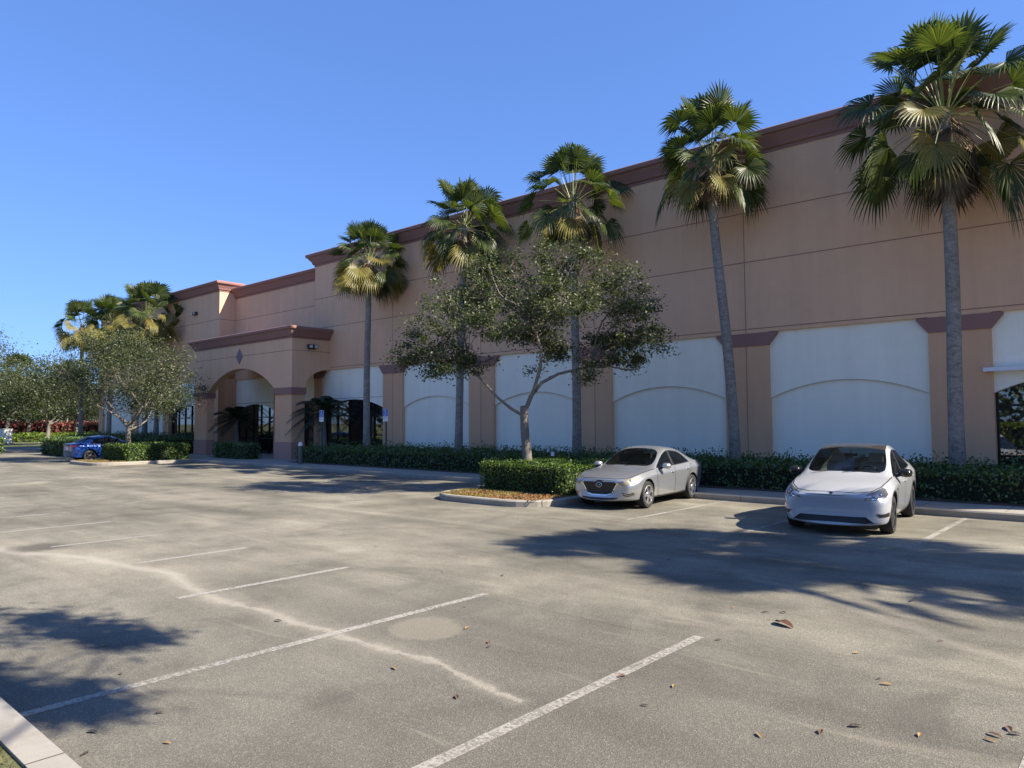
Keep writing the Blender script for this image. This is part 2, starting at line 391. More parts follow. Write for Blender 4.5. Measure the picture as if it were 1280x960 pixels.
b = MB(); b.box(-55.5, 60, -4.8, 1.25, -.05, .13); tag(b.build('grass_verge', M_GRASS), kind='structure')
def rrect(x0, x1, y0, y1, r, n=7, back=False):
    pts = []
    for cx, cy, a0 in ((x0 + r, y0 + r, 180), (x1 - r, y0 + r, 270)):
        for k in range(n + 1):
            a = R(a0 + 90 * k / n); pts.append((cx + r * math.cos(a), cy + r * math.sin(a)))
    return [(x0, y1)] + pts + [(x1, y1)]
def island(x0, x1, y0, y1, r=1.1):
    p = rrect(x0, x1, y0, y1, r)
    k = MB(); k.sweep(p, kprof(.15, .18)); tag(k.build('island_kerb', M_CONC), kind='structure')
    q = rrect(x0 + .17, x1 - .17, y0 + .17, y1, r - .17)
    s = MB(); s.prism(q, 'z', -.05, .14); tag(s.build('island_bed', M_MULCH), kind='structure')
island(-14.25, -10.5, 12.6, 17.0); island(-41.0, -36.8, 12.5, 17.0); island(2.4, 8.6, 12.6, 17.0)

# painted stall lines
b = MB(); k = 0
def stripe(x, y0, y1, w=.1, sk=0.0):
    global k; k += 1
    z = .004
    n = 8
    for i in range(n):
        a = y0 + (y1 - y0) * i / n; c = y0 + (y1 - y0) * (i + 1) / n
        xa = x + sk * i / n; xc = x + sk * (i + 1) / n
        b.add([(xa - w / 2, a, z), (xa + w / 2, a, z), (xc + w / 2, c, z), (xc - w / 2, c, z)], [(0, 1, 2, 3)])
for i, x in enumerate((-.6, -3.185, -5.8, -8.29, -10.8, -13.28, -15.78, -18.2, -20.7, -23.2, -25.7, -28.2, -30.7, -33.2, -35.7)):
    stripe(x, 1.5 if i in (1, 2, 7) else (3.7, 4.2, 3.9)[i % 3] if i > 2 else 2.4, (6.2, 6.16, 6.11, 6.0, 5.9, 5.81, 5.69)[min(i, 6)])
for x in (-33.8, -31.3, -28.8, -26.3, -23.8, -21.3, -18.8, -16.4): stripe(x, 11.2, 16.95)
for x in (-7.95, -5.5, -2.9, -.6): stripe(x, 12.4, 16.95)
tag(b.build('stall_markings', M_PAINT, norm=False), kind='structure')
# ------------------------------------------------------------------ the building
ST_T = ((.35, .12), (3.0, .06), (40, .05), (-2.2, .15))
M_TAN = mat('tan_stucco', (.70, .43, .265), .9, nz=ST_T, bump=(90, .35, .004))
M_TAN2 = mat('tan_stucco_pilaster', (.65, .385, .225), .9, nz=ST_T, bump=(90, .35, .004))
M_ROSE = mat('rose_brown_trim', (.285, .15, .125), .85, nz=((.8, .08), (30, .06)), bump=(80, .25, .003))
M_WHITE = mat('white_stucco', (.88, .84, .70), .85, nz=((.3, .07), (2.2, .05), (30, .03), (-2.6, .11)), bump=(90, .3, .003))
M_JOINT = mat('joint_shade', (.30, .16, .11), .9)  # darker brown paints the shade of recessed reveals onto strips on the wall face
M_GROOVE = mat('panel_groove', (.34, .345, .34), .9)
M_FRAME = mat('bronze_window_frame', (.022, .02, .018), .4, metal=.6)
M_GLASS = mat('reflective_pane', (.012, .014, .014), .015, ior=2.3, spec=.6)
M_ROOF = mat('roof_membrane', (.5, .49, .46), .9)
M_DARK = mat('fixture_bronze', (.05, .04, .035), .5)
M_LENS = mat('fixture_lens', (.5, .5, .48), .2)
M_METAL = mat('galvanised_metal', (.55, .56, .57), .4, metal=.8)
FY = 22.0; RY = 23.1
bld = empty('retail_building', (-30, 22.0, 0)); bld.location = (0, 0, 0)
tag(bld, 'long tan stucco retail building with arched entrance portico, rose brown cornice and white wall panels', 'building')
def part(name, mb, m, parent=bld, smooth=None, label=None):
    o = mb.build(name, m, parent, smooth)
    if label: o['label'] = label
    return o
XE = 9.0
b = MB()
b.box(-33.5, XE, FY, FY + .45, 4.72, 10.32)                      # upper wall, main block
b.box(-33.5, -33.05, FY + .45, RY + .4, 0, 10.32)                # west return of the main block
part('wall', b, M_TAN)
b = MB(); b.box(-44.1, -33.5, RY, RY + .45, 4.72, 9.95); part('wall', b, M_TAN)
b = MB(); b.box(-64.1, -44.1, FY, FY + .45, 4.72, 10.32); b.box(-44.55, -44.1, FY + .45, RY + .4, 0, 10.32); b.box(-64.1, -63.65, FY + .45, 60, 0, 10.32)
part('wall', b, M_TAN)
b = MB(); b.box(-33.05, XE, FY + .46, 60, 0, 10.25); b.box(-44.1, -33.05, RY + .46, 60, 0, 9.9); b.box(-63.65, -44.55, FY + .46, 60, 0, 10.25); part('roof', b, M_ROOF)
def cornice(path, z0, z1, ext=.38, name='cornice', parent=bld):
    h = z1 - z0
    pr = [(-.44, z0 - .0), (.03, z0), (.03, z0 + .12 * h), (.10, z0 + .18 * h), (.13, z0 + .36 * h), (.27 * ext / .38, z0 + .62 * h), (.29 * ext / .38, z0 + .70 * h), (ext - .02, z0 + .73 * h), (ext, z0 + .78 * h), (ext, z1 - .03), (ext - .03, z1), (-.44, z1)]
    c = MB(); c.sweep(path, pr); return part(name, c, M_ROSE, parent, 40)
cornice([(-33.5, 26), (-33.5, FY), (XE, FY)], 10.32, 10.97)
cornice([(-44.1, RY), (-33.5, RY)], 9.95, 10.58)
cornice([(-64.1, 60), (-64.1, FY), (-44.1, FY), (-44.1, RY + .4)], 10.32, 10.95)
def joint(x0, x1, y, z, w=.028):
    c = MB(); c.box(x0, x1, y - .004, y + .01, z - w / 2, z + w / 2); return c
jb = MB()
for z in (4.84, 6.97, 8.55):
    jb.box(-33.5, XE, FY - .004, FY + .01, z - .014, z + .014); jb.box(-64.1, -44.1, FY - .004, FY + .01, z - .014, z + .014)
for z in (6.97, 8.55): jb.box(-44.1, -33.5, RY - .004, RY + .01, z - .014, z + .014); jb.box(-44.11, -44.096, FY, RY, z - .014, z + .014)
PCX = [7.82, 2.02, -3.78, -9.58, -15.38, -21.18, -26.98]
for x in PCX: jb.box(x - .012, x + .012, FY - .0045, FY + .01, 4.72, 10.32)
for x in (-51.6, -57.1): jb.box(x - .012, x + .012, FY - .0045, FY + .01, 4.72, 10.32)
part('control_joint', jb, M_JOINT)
ZS, RISE, ZT = 2.65, .49, 4.72
def pilaster(x0, x1, y=FY, lf=True, rf=True):
    c = MB(); c.box(x0, x1, y, y + .45, 0, ZT)
    p = part('pilaster', c, M_TAN2)
    cap = MB(); fl = .27; l = x0 - (fl if lf else 0); r = x1 + (fl if rf else 0)
    cap.prism([(x0, 4.30), (x1, 4.30), (r, 4.64), (r, 4.70), (l, 4.70), (l, 4.64)], 'y', y - .035, y + .07); part('capital', cap, M_ROSE, p)
    g = MB(); xm = (x0 + x1) / 2
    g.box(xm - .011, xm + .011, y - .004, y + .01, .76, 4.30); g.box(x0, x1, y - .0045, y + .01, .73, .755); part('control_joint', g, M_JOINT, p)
    return p
def panel(x0, x1, y=FY, arched=False, rail=False, bars=4, ztop=ZT):
    d = y + .10
    if not arched:
        c = MB(); c.arch_wall(x0, x1, ztop, ZS, RISE, d, d + .06); c.box(x0, x1, d + .062, y + .4, 0, ztop); p = part('infill_panel', c, M_WHITE)
    else:
        c = MB(); c.arch_wall(x0, x1, ztop, ZS, RISE, d, y + .4); p = part('infill_panel', c, M_WHITE)
    w = (x1 - x0) / 2; rad = (w * w + RISE * RISE) / (2 * RISE)
    def az(t): u = (2 * t - 1) * w; return ZS + math.sqrt(rad * rad - u * u) - (rad - RISE)
    if not arched:
        g = MB(); n = 30
        for i in range(n):
            xa, xb = x0 + (x1 - x0) * i / n, x0 + (x1 - x0) * (i + 1) / n; za, zb = az(i / n), az((i + 1) / n)
            g.add([(xa, d - .004, za), (xb, d - .004, zb), (xb, d - .004, zb + .012), (xa, d - .004, za + .012), (xa, d + .01, za), (xb, d + .01, zb), (xb, d + .01, zb + .012), (xa, d + .01, za + .012)],
                  [(0, 1, 2, 3), (3, 2, 6, 7), (0, 4, 5, 1)])
        part('arch_groove', g, M_GROOVE, p)
        return p
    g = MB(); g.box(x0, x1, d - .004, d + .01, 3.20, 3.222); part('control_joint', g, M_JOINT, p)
    yw = y + .3
    wmb = MB(); t = .055
    for i in range(bars + 1):
        x = x0 + (x1 - x0) * i / bars; xa = min(max(x - t / 2, x0), x1 - t)
        wmb.box(xa, xa + t, yw - .06, yw + .06, .15, az(min(max((xa - x0) / (x1 - x0), .01), .985)) - .01)
    for i in range(bars):
        xa = x0 + (x1 - x0) * i / bars + t * .51; xb = x0 + (x1 - x0) * (i + 1) / bars - t * .51
        for z in (.15, 1.0, 2.3): wmb.box(xa, xb, yw - .05, yw + .05, z, z + .06)
    win = part('window', wmb, M_FRAME)
    for i in range(bars):
        xa = x0 + (x1 - x0) * i / bars; xb = x0 + (x1 - x0) * (i + 1) / bars
        pb = MB(); n = 8
        for j in range(n):
            a, e = xa + (xb - xa) * j / n, xa + (xb - xa) * (j + 1) / n
            za, ze = az((a - x0) / (x1 - x0)), az((e - x0) / (x1 - x0))
            pb.add([(a, yw, .15), (e, yw, .15), (e, yw, ze), (a, yw, za)], [(0, 1, 2, 3)])
        part('pane', pb, M_GLASS, win)
    return p
hw = .72
for x in PCX: pilaster(x - hw, x + hw)
pilaster(-33.5, -32.75, lf=False)
for i in range(len(PCX) - 1):
    panel(PCX[i + 1] + hw, PCX[i] - hw, arched=(i in (1,)))
panel(-32.75, PCX[-1] - hw, arched=True, bars=5)
b = MB(); b.box(-3.25, 1.35, FY - .16, FY - .04, 3.19, 3.29); b.box(-3.25, 1.35, FY - .05, FY + .05, 3.20, 3.28); part('light_rail', b, mat('white_painted_metal', (.72, .74, .78), .4))
# recessed wall behind the portico
panel(-44.1, -39.4, RY, True, bars=5); pilaster(-39.4, -38.4, RY); panel(-38.4, -34.6, RY, True, bars=4); pilaster(-34.6, -33.5, RY, rf=False)
# west wing
pilaster(-64.1, -63.3, lf=False); panel(-63.3, -57.6); pilaster(-57.6, -56.6); panel(-56.6, -52.1); pilaster(-52.1, -51.15); panel(-51.15, -45.3, arched=True, bars=6); pilaster(-45.3, -44.1, rf=False)
# portico
PX0, PX1, PY0 = -42.55, -32.1, 19.8; PT = .42; pw = 1.55
b = MB()
b.arch_wall(PX0 + pw, PX1 - pw, 6.22, 3.68, 1.25, PY0, PY0 + PT, n=36)
b.box(PX0, PX0 + pw, PY0, PY0 + PT, 3.74, 6.22); b.box(PX1 - pw, PX1, PY0, PY0 + PT, 3.74, 6.22)
for xa in (PX0, PX1 - PT):
    b.arch_wall(PY0 + PT + .32, FY, 6.22, 3.68, 1.02, xa, xa + PT, n=24, axis='y', half=True)
    b.box(xa, xa + PT, PY0 + PT, PY0 + PT + .32, 3.74, 6.22)
b.box(PX0 + PT, PX1 - PT, PY0 + PT, RY, 5.5, 6.2)
port = part('portico', b, M_TAN)
for xa, xb, sgn in ((PX0, PX0 + pw, 1), (PX1 - pw, PX1, -1)):
    c = MB(); c.box(xa, xb, PY0, PY0 + PT, 1.0, 3.40)
    if sgn > 0: c.box(xa, xa + PT, PY0 + PT, PY0 + PT + .32, 1.0, 3.40)
    else: c.box(xb - PT, xb, PY0 + PT, PY0 + PT + .32, 1.0, 3.40)
    part('pier', c, M_TAN2, port)
    for (z0, z1, e, nm) in ((0.1, .975, .02, 'plinth'), (3.40, 3.74, .06, 'capital')):
        c = MB()
        if sgn > 0: poly = [(xa - e, PY0 - e), (xb + e, PY0 - e), (xb + e, PY0 + PT + e), (xa + PT + e, PY0 + PT + e), (xa + PT + e, PY0 + PT + .32 + e), (xa - e, PY0 + PT + .32 + e)]
        else: poly = [(xa - e, PY0 - e), (xb + e, PY0 - e), (xb + e, PY0 + PT + .32 + e), (xb - PT - e, PY0 + PT + .32 + e), (xb - PT - e, PY0 + PT + e), (xa - e, PY0 + PT + e)]
        c.prism(poly, 'z', z0, z1); part(nm, c, M_ROSE if nm == 'capital' else mat('plinth_stucco', (.40, .23, .18), .9, nz=ST_T), port)
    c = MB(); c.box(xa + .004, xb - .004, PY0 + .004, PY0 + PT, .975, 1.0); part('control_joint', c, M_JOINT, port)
cornice([(PX0, FY), (PX0, PY0), (PX1, PY0), (PX1, FY - .005)], 6.22, 6.80, .34, 'cornice', port)
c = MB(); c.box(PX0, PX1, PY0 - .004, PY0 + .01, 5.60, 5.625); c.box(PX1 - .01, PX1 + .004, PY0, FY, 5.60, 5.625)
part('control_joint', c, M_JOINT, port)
xm = (PX0 + PX1) / 2; c = MB(); c.prism([(xm, 5.18), (xm + .36, 5.60), (xm, 6.02), (xm - .36, 5.60)], 'y', PY0 - .03, PY0 + .01); part('diamond_tile', c, mat('grey_mauve_tile', (.19, .135, .135), .6), port)
def flood(x, y, z, nx=0, ny=-1, two=False):
    c = MB()
    if ny: c.box(x - .22, x + .22, y - .03, y, z - .12, z + .12)
    else: c.box(x, x + .03, y - .22, y + .22, z - .12, z + .12)
    fx = part('wall_light', c, M_DARK)
    for s in (-1, 1):
        c = MB()
        if ny: c.box(x + s * .15 - .09, x + s * .15 + .09, y - .22, y - .032, z - .08, z + .10)
        else: c.box(x + .032, x + .22, y + s * .15 - .12, y + s * .15 + .12, z - .08, z + .12)
        part('lamp_head', c, M_DARK, fx)
        c = MB()
        if ny: c.box(x + s * .15 - .07, x + s * .15 + .07, y - .225, y - .222, z - .06, z + .08)
        else: c.box(x + .222, x + .225, y + s * .15 - .09, y + s * .15 + .09, z - .06, z + .09)
        part('lens', c, M_LENS, fx)
flood(-47.3, FY, 9.2); flood(PX1, 20.9, 5.82, 1, 0)
# ------------------------------------------------------------------ vegetation
M_OAKL = leafmat('oak_leaves', [(.024, .036, .017), (.044, .060, .026), (.068, .084, .037), (.115, .128, .058)], .5, .3, .45, nscale=.5)
M_OAKB = mat('oak_bark', (.17, .15, .125), .9, nz=((6, .25), (25, .25)), bump=(30, .8, .02), stretch=(1, 1, .35))
M_HEDGE = leafmat('hedge_leaves', [(.026, .055, .013), (.056, .104, .022), (.09, .15, .034), (.15, .205, .052)], .45, .42, .5, nscale=1.2)
M_HEDGED = leafmat('dark_hedge_leaves', [(.028, .058, .017), (.055, .096, .027), (.086, .14, .04), (.13, .185, .06)], .4, .18, .5, nscale=1.0)
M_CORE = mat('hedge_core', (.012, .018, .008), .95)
M_RED = leafmat('red_hedge_leaves', [(.12, .03, .03), (.22, .06, .055), (.30, .10, .085), (.12, .08, .035)], .5, .25, .4, tcol=(1.5, 1, 1))
M_LIME = leafmat('lime_groundcover_leaves', [(.06, .10, .012), (.10, .15, .02), (.14, .18, .03)], .5, .3, .4)
M_PALM = leafmat('palm_leaf', [(.030, .049, .014), (.044, .066, .018), (.060, .084, .024), (.10, .118, .034)], .42, .36, .3, tcol=(1.5, 1.5, .6))
M_PALMY = leafmat('yellowing_palm_leaf', [(.16, .15, .03), (.22, .18, .05), (.12, .13, .03)], .45, .35, .4, tcol=(1.6, 1.4, .6))
M_DEAD = leafmat('dead_palm_leaf', [(.07, .052, .035), (.12, .09, .055), (.19, .15, .10)], .8, .1, .2, tcol=(1, 1, 1))
M_STEM = mat('palm_petiole', (.17, .19, .06), .5)
M_BOOT = mat('palm_boots', (.19, .11, .06), .9, nz=((14, .4),))
M_CYC = leafmat('feather_palm_leaf', [(.012, .025, .012), (.02, .038, .016), (.03, .05, .02)], .4, .12, .5)
def palm_trunk_mat():
    m, nt, b, out = newmat('palm_trunk_bark')
    tc = nt.nodes.new('ShaderNodeTexCoord'); v = tc.outputs['Object']
    mp = nt.nodes.new('ShaderNodeMapping'); mp.inputs['Scale'].default_value = (2.2, 2.2, 4.5); nt.links.new(v, mp.inputs[0])
    f = noise(nt, mp.outputs[0], 2.4, 6, .75, dist=1.0); f2 = noise(nt, v, 1.3, 4); f3 = noise(nt, v, 40, 3)
    c = ramp(nt, f, [(.3, (.12, .105, .09)), (.5, (.24, .215, .185)), (.7, (.35, .32, .28))])
    c = mixc(nt, .7, c, ramp(nt, f2, [(.3, .7), (.7, 1.2)]), 'MULTIPLY'); c = mixc(nt, .5, c, ramp(nt, f3, [(.3, .7), (.7, 1.25)]), 'MULTIPLY')
    nt.links.new(c, b.inputs['Base Color']); b.inputs['Roughness'].default_value = .9
    bp = N(nt, 'ShaderNodeBump', Strength=.9, Distance=.02); nt.links.new(f, bp.inputs['Height']); nt.links.new(bp.outputs[0], b.inputs['Normal'])
    return m
M_PTR = palm_trunk_mat()
def nrm(v): return v / (np.linalg.norm(v) + 1e-9)
def fan_leaf(hub, d, up, size, droop, V, F, MI, mi, nseg=30, spread=2.0, rng=RNG):
    """costapalmate fan: hub point, outward direction d, blade normal up; pleated segments with hanging tips"""
    d = nrm(d); s = nrm(np.cross(d, up)); n = np.cross(s, d)
    for k in range(nseg):
        a0 = -spread + 2 * spread * k / nseg; a1 = -spread + 2 * spread * (k + 1) / nseg; am = (a0 + a1) / 2
        L = size * (.62 + .38 * math.cos(am * .62)) * rng.uniform(.9, 1.06)
        fold = .34 * (abs(am) / spread)
        def pt(a, r, lift):
            p = d * math.cos(a) + s * math.sin(a)
            q = hub + p * r * L + n * (lift + fold * r * L * .9) 
            q = q + np.array([0, 0, -1.0]) * (droop * L * max(0, r - .35) ** 2 * 1.7)
            return q
        js = .62 + .05 * rng.uniform(-1, 1)
        tw = (a1 - a0) * .16; jit = rng.uniform(-.05, .05); dr2 = rng.uniform(.1, .9) * (droop + .12)
        i = len(V)
        pts = [pt(a0, .04, 0), pt(am, .04, .008), pt(a1, .04, 0),
               pt(a0, js, 0), pt(am, js, .02 * size), pt(a1, js, 0),
               pt(am - tw + jit * .5, .84, 0), pt(am + jit * .5, .84, .012), pt(am + tw + jit * .5, .84, 0),
               pt(am + jit, 1.0, 0)]
        pts[9][2] -= dr2 * L * .35
        for q in (6, 7, 8): pts[q][2] -= dr2 * L * .12
        V.extend(pts)
        for f in ((0, 1, 4, 3), (1, 2, 5, 4), (3, 4, 7, 6), (4, 5, 8, 7)):
            F.append([i + t for t in f]); MI.append(mi)
        F.append([i + 6, i + 7, i + 9, i + 9]); F.append([i + 7, i + 8, i + 9, i + 9]); MI.extend([mi, mi])
def tri_quads(V, F, MI, name, mats, parent):
    me = bpy.data.meshes.new(name)
    me.from_pydata([tuple(p) for p in V], [], [list(dict.fromkeys(f)) for f in F])
    for m in mats: me.materials.append(m)
    me.polygons.foreach_set('material_index', np.asarray(MI, np.int32)); me.update()
    o = bpy.data.objects.new(name, me); COL.objects.link(o); o.parent = parent
    return o
def stem_strip(V, F, MI, pts, w, mi):
    """4-sided thin stem"""
    pts = [np.array(p) for p in pts]; o = len(V)
    for i, p in enumerate(pts):
        t = nrm(pts[min(i + 1, len(pts) - 1)] - pts[max(i - 1, 0)])
        s = np.cross(t, [0, 0, 1.0]); s = nrm(s) if np.linalg.norm(s) > .05 else np.array([1.0, 0, 0]); n = np.cross(s, t)
        ww = w * (1 - .55 * i / (len(pts) - 1))
        V.extend([p + s * ww, p + n * ww * .6, p - s * ww, p - n * ww * .6])
    for i in range(len(pts) - 1):
        for k in range(4):
            a = o + 4 * i + k; b_ = o + 4 * i + (k + 1) % 4
            F.append([a, b_, b_ + 4, a + 4]); MI.append(mi)
def fan_palm(loc, label, group, h=8.0, lean=(0, 0), seed=1, nleaf=38, size=1.0, skirt=.6, rad=.17, detail=26, pet=1.15, yellow=.12):
    rng = np.random.default_rng(seed)
    root = empty('fan_palm', loc); tag(root, label, 'palm tree', group)
    tb = MB(); pts = []; rs = []
    for i in range(13):
        t = i / 12; k = t * t * (3 - 2 * t)
        pts.append((lean[0] * k + .05 * math.sin(seed + 5 * t) * t * (1 - t) * 3, lean[1] * k, h * t))
        rs.append(rad * (1.45 - .45 * min(1, t * 9)) * (1 - .22 * t) if t < .2 else rad * (1 - .22 * t))
    tb.tube(pts, rs, 14); tb.build('trunk', M_PTR, root, 60)
    top = np.array([lean[0], lean[1], h])
    V, F, MI = [], [], []
    nleaf = int(nleaf * 1.12)
    for i in range(nleaf):
        t = (i + .5) / nleaf
        az = i * 2.39996 + rng.uniform(-.35, .35)
        el = R(88 - 130 * t ** 1.05) + rng.uniform(-.12, .12)
        pl = pet * size * (1.0 + .22 * math.sin(math.pi * min(1, t * 1.1)) - .25 * max(0, t - .6)) * (rng.uniform(.95, 1.15) if t < .2 else rng.uniform(.6, 1.1))
        d = np.array([math.cos(az) * math.cos(el), math.sin(az) * math.cos(el), math.sin(el)])
        base = top + np.array([math.cos(az), math.sin(az), 0]) * rad * .6 + np.array([0, 0, .35 * (1 - t) - .25])
        sag = .10 + .20 * t
        P = [base + d * pl * u + np.array([0, 0, -1]) * sag * pl * u * u for u in (0, .33, .66, 1.0)]
        stem_strip(V, F, MI, P, .022 * size, 1)
        dd = nrm(P[3] - P[2]); dd = nrm(dd + np.array([0, 0, -.10 - .30 * t]) * (1 if t > .2 else .0))
        side = np.cross(dd, [0, 0, 1.0]); side = nrm(side) if np.linalg.norm(side) > .1 else np.array([math.sin(az), -math.cos(az), 0])
        up = nrm(np.cross(side, dd) + side * rng.uniform(-1.1, 1.1))
        fs = size * .84 * rng.uniform(.85, 1.12) * (1.12 if t < .3 else 1)
        mi = 2 if (t > .6 and rng.random() < yellow * 2.2) else 0
        fan_leaf(P[3] - dd * .05, dd, up, fs, .10 + .5 * t * t + rng.uniform(-.08, .2), V, F, MI, mi, detail, rng=rng)
    tri_quads(V, F, MI, 'crown', [M_PALM, M_STEM, M_PALMY], root)
    V, F, MI = [], [], []
    for i in range(int(16 * skirt / .6)):
        az = rng.uniform(0, 6.28); z0 = rng.uniform(-.6, .0) * skirt
        base = top + np.array([math.cos(az) * rad * .8, math.sin(az) * rad * .8, z0 - .1])
        L = rng.uniform(.35, .8) * size
        sp_ = rng.uniform(.35, .75); d = np.array([math.cos(az) * sp_, math.sin(az) * sp_, -.9])
        P = [base, base + d * L * .5 + np.array([math.cos(az), math.sin(az), 0]) * .12, base + d * L]
        stem_strip(V, F, MI, P, .02, 1)
        dd = nrm(np.array([math.cos(az) * .18, math.sin(az) * .18, -1])); side = np.array([-math.sin(az), math.cos(az), 0])
        fan_leaf(P[2], dd, nrm(np.cross(side, dd)), size * rng.uniform(.6, .85), .2, V, F, MI, 0, 16, spread=1.2, rng=rng)
    for i in range(10):
        az = rng.uniform(0, 6.28); base = top + np.array([math.cos(az) * rad * .7, math.sin(az) * rad * .7, rng.uniform(-.45, .1)])
        P = [base, base + np.array([math.cos(az) * .14, math.sin(az) * .14, -.05]), base + np.array([math.cos(az) * .17, math.sin(az) * .17, -rng.uniform(.3, .9)])]
        stem_strip(V, F, MI, P, .03, 1)
    tri_quads(V, F, MI, 'dead_fronds', [M_DEAD, M_BOOT], root)
    return root
def tube_path(mb, p0, p1, r0, r1, wob, rng, n=7, k=6, sag=0.0):
    p0 = np.array(p0, float); p1 = np.array(p1, float); L = np.linalg.norm(p1 - p0)
    off = rng.normal(size=3) * wob * L; off2 = rng.normal(size=3) * wob * L * .5
    pts = []
    for i in range(n):
        t = i / (n - 1)
        pts.append(p0 + (p1 - p0) * t + off * math.sin(math.pi * t) + off2 * math.sin(2 * math.pi * t) + np.array([0, 0, sag * L * math.sin(math.pi * t)]))
    mb.tube(pts, [r0 + (r1 - r0) * i / (n - 1) for i in range(n)], k, cap=False)
    return pts
def oak(loc, label, group, lobes, fork=2.3, rad=.14, nleaf=14000, leaf=.075, seed=3, twigs=16, lean=(0, 0), name='live_oak', clump=.26, limbs_to=None, mat_l=None, bark=None, core=True):
    """lobes: (x, y, z, rx, ry, rz) ellipsoids of foliage in local metres"""
    rng = np.random.default_rng(seed)
    root = empty(name, loc); tag(root, label, 'tree', group)
    tb = MB(); f = np.array([lean[0], lean[1], fork])
    p = tube_path(tb, (0, 0, -.05), f, rad * 1.25, rad * .85, .025, rng, 9, 10)
    tips = []; wts = []; mains = []
    vol = [l[3] * l[4] * l[5] for l in lobes]; tv = sum(vol)
    for li, l in enumerate(lobes):
        c = np.array(l[:3]); rv = np.array(l[3:])
        main = li < (limbs_to or 5)
        if main:
            st = f + np.array([0, 0, rng.uniform(-.45, -.05)]); r0 = rad * rng.uniform(.42, .6)
        else:   # branch off the nearest main limb
            q = min((pt for mm in mains for pt in mm[2:6]), key=lambda pt: np.linalg.norm(pt - c) + .6 * max(0, pt[2] - c[2])); st = q; r0 = rad * .26
        mid = tube_path(tb, st, c - np.array([0, 0, rv[2] * .35]), r0, rad * .10, .06 if main else .12, rng, 8, 6, sag=.05 if main else .03)
        if main: mains.append(mid)
        nt = max(4, int(twigs * len(lobes) * vol[li] / tv))
        for k in range(nt):
            dv = rng.normal(size=3); dv /= np.linalg.norm(dv)
            e = c + dv * rv * rng.uniform(.45, 1.0) ** .6
            b0 = mid[rng.integers(4, 8)]
            pp = tube_path(tb, b0, e, rad * .07, .004, .12, rng, 5, 4)
            tips.append(e); wts.append(1.0); tips.append(pp[3]); wts.append(.6)
            if rng.random() < .5:
                e2 = e + rng.normal(size=3) * .28 * rv; tube_path(tb, pp[2], e2, .008 * rad / .14, .003, .1, rng, 4, 3); tips.append(e2); wts.append(.7)
    tb.build('trunk', bark or M_OAKB, root, 60, norm=False)
    tips = np.array(tips); wts = np.array(wts); wts = wts * rng.uniform(.1, 1.6, len(wts)) ** 1.5; wts /= wts.sum()
    idx = rng.choice(len(tips), nleaf, p=wts)
    g = rng.normal(size=(nleaf, 3)) * clump * np.array([1.15, 1.15, .75]) * rng.uniform(.5, 1.35, (len(tips), 1))[idx]
    C = tips[idx] + g
    D = rng.normal(size=(nleaf, 3)); D[:, 2] *= .7
    Nn = rng.normal(size=(nleaf, 3)) * .8 + np.array([0, 0, .7])
    V, F = leaf_quads(C, D, Nn, leaf * rng.uniform(.7, 1.35, nleaf), leaf * .55 * rng.uniform(.8, 1.2, nleaf))
    np_mesh('crown', V, F, [mat_l or M_OAKL], parent=root)
    return root
def hedge(name, loc, size, label, cat='hedge', group=None, dens=420, leaf=.07, m=None, seed=1, rough=.05, top=1.5, kind=None, tuft=0.0):
    """clipped hedge: dark twiggy core under a skin of leaves; loc = centre of its foot"""
    rng = np.random.default_rng(seed); sx, sy, sz = size; m = m or M_HEDGE
    root = empty(name, loc); tag(root, label, cat, group, kind)
    c = MB(); q = rough + .05
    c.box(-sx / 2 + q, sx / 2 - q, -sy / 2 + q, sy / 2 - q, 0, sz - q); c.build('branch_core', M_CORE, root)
    faces = [((-sx / 2, -sy / 2, 0), (sx, 0, 0), (0, 0, sz), (0, -1, 0), 1), ((-sx / 2, sy / 2, 0), (sx, 0, 0), (0, 0, sz), (0, 1, 0), .5),
             ((-sx / 2, -sy / 2, 0), (0, sy, 0), (0, 0, sz), (-1, 0, 0), 1), ((sx / 2, -sy / 2, 0), (0, sy, 0), (0, 0, sz), (1, 0, 0), 1),
             ((-sx / 2, -sy / 2, sz), (sx, 0, 0), (0, sy, 0), (0, 0, 1), top)]
    Cs, Ns = [], []
    for o_, u, v_, n, k in faces:
        o_, u, v_, n = map(lambda t: np.array(t, float), (o_, u, v_, n))
        cnt = int(np.linalg.norm(u) * np.linalg.norm(v_) * dens * k)
        a = rng.random((cnt, 2)); P = o_ + a[:, :1] * u + a[:, 1:] * v_
        w = np.sin(P[:, 0] * 2.1 + P[:, 2] * 3.0) * np.sin(P[:, 1] * 2.7 + 1.3 + P[:, 0] * .7) + .6 * np.sin(P[:, 0] * 5.3 + P[:, 1] * 4.1)
        off = rng.normal(size=cnt) * rough * .7 - rough * .5 + w * rough * .6
        if n[2] > .5: off = off + (rng.random(cnt) < .12) * rng.random(cnt) * (rough * 1.5 + tuft)
        Cs.append(P + n * off[:, None]); Ns.append(np.repeat(n[None], cnt, 0))
    C = np.concatenate(Cs); Nn = np.concatenate(Ns); n = len(C)
    D = rng.normal(size=(n, 3)) + np.array([0, 0, .5]); Nr = Nn * .9 + rng.normal(size=(n, 3)) * .7
    V, F = leaf_quads(C, D, Nr, leaf * rng.uniform(.7, 1.3, n), leaf * .6 * rng.uniform(.8, 1.2, n))
    np_mesh('foliage', V, F, [m], parent=root)
    return root
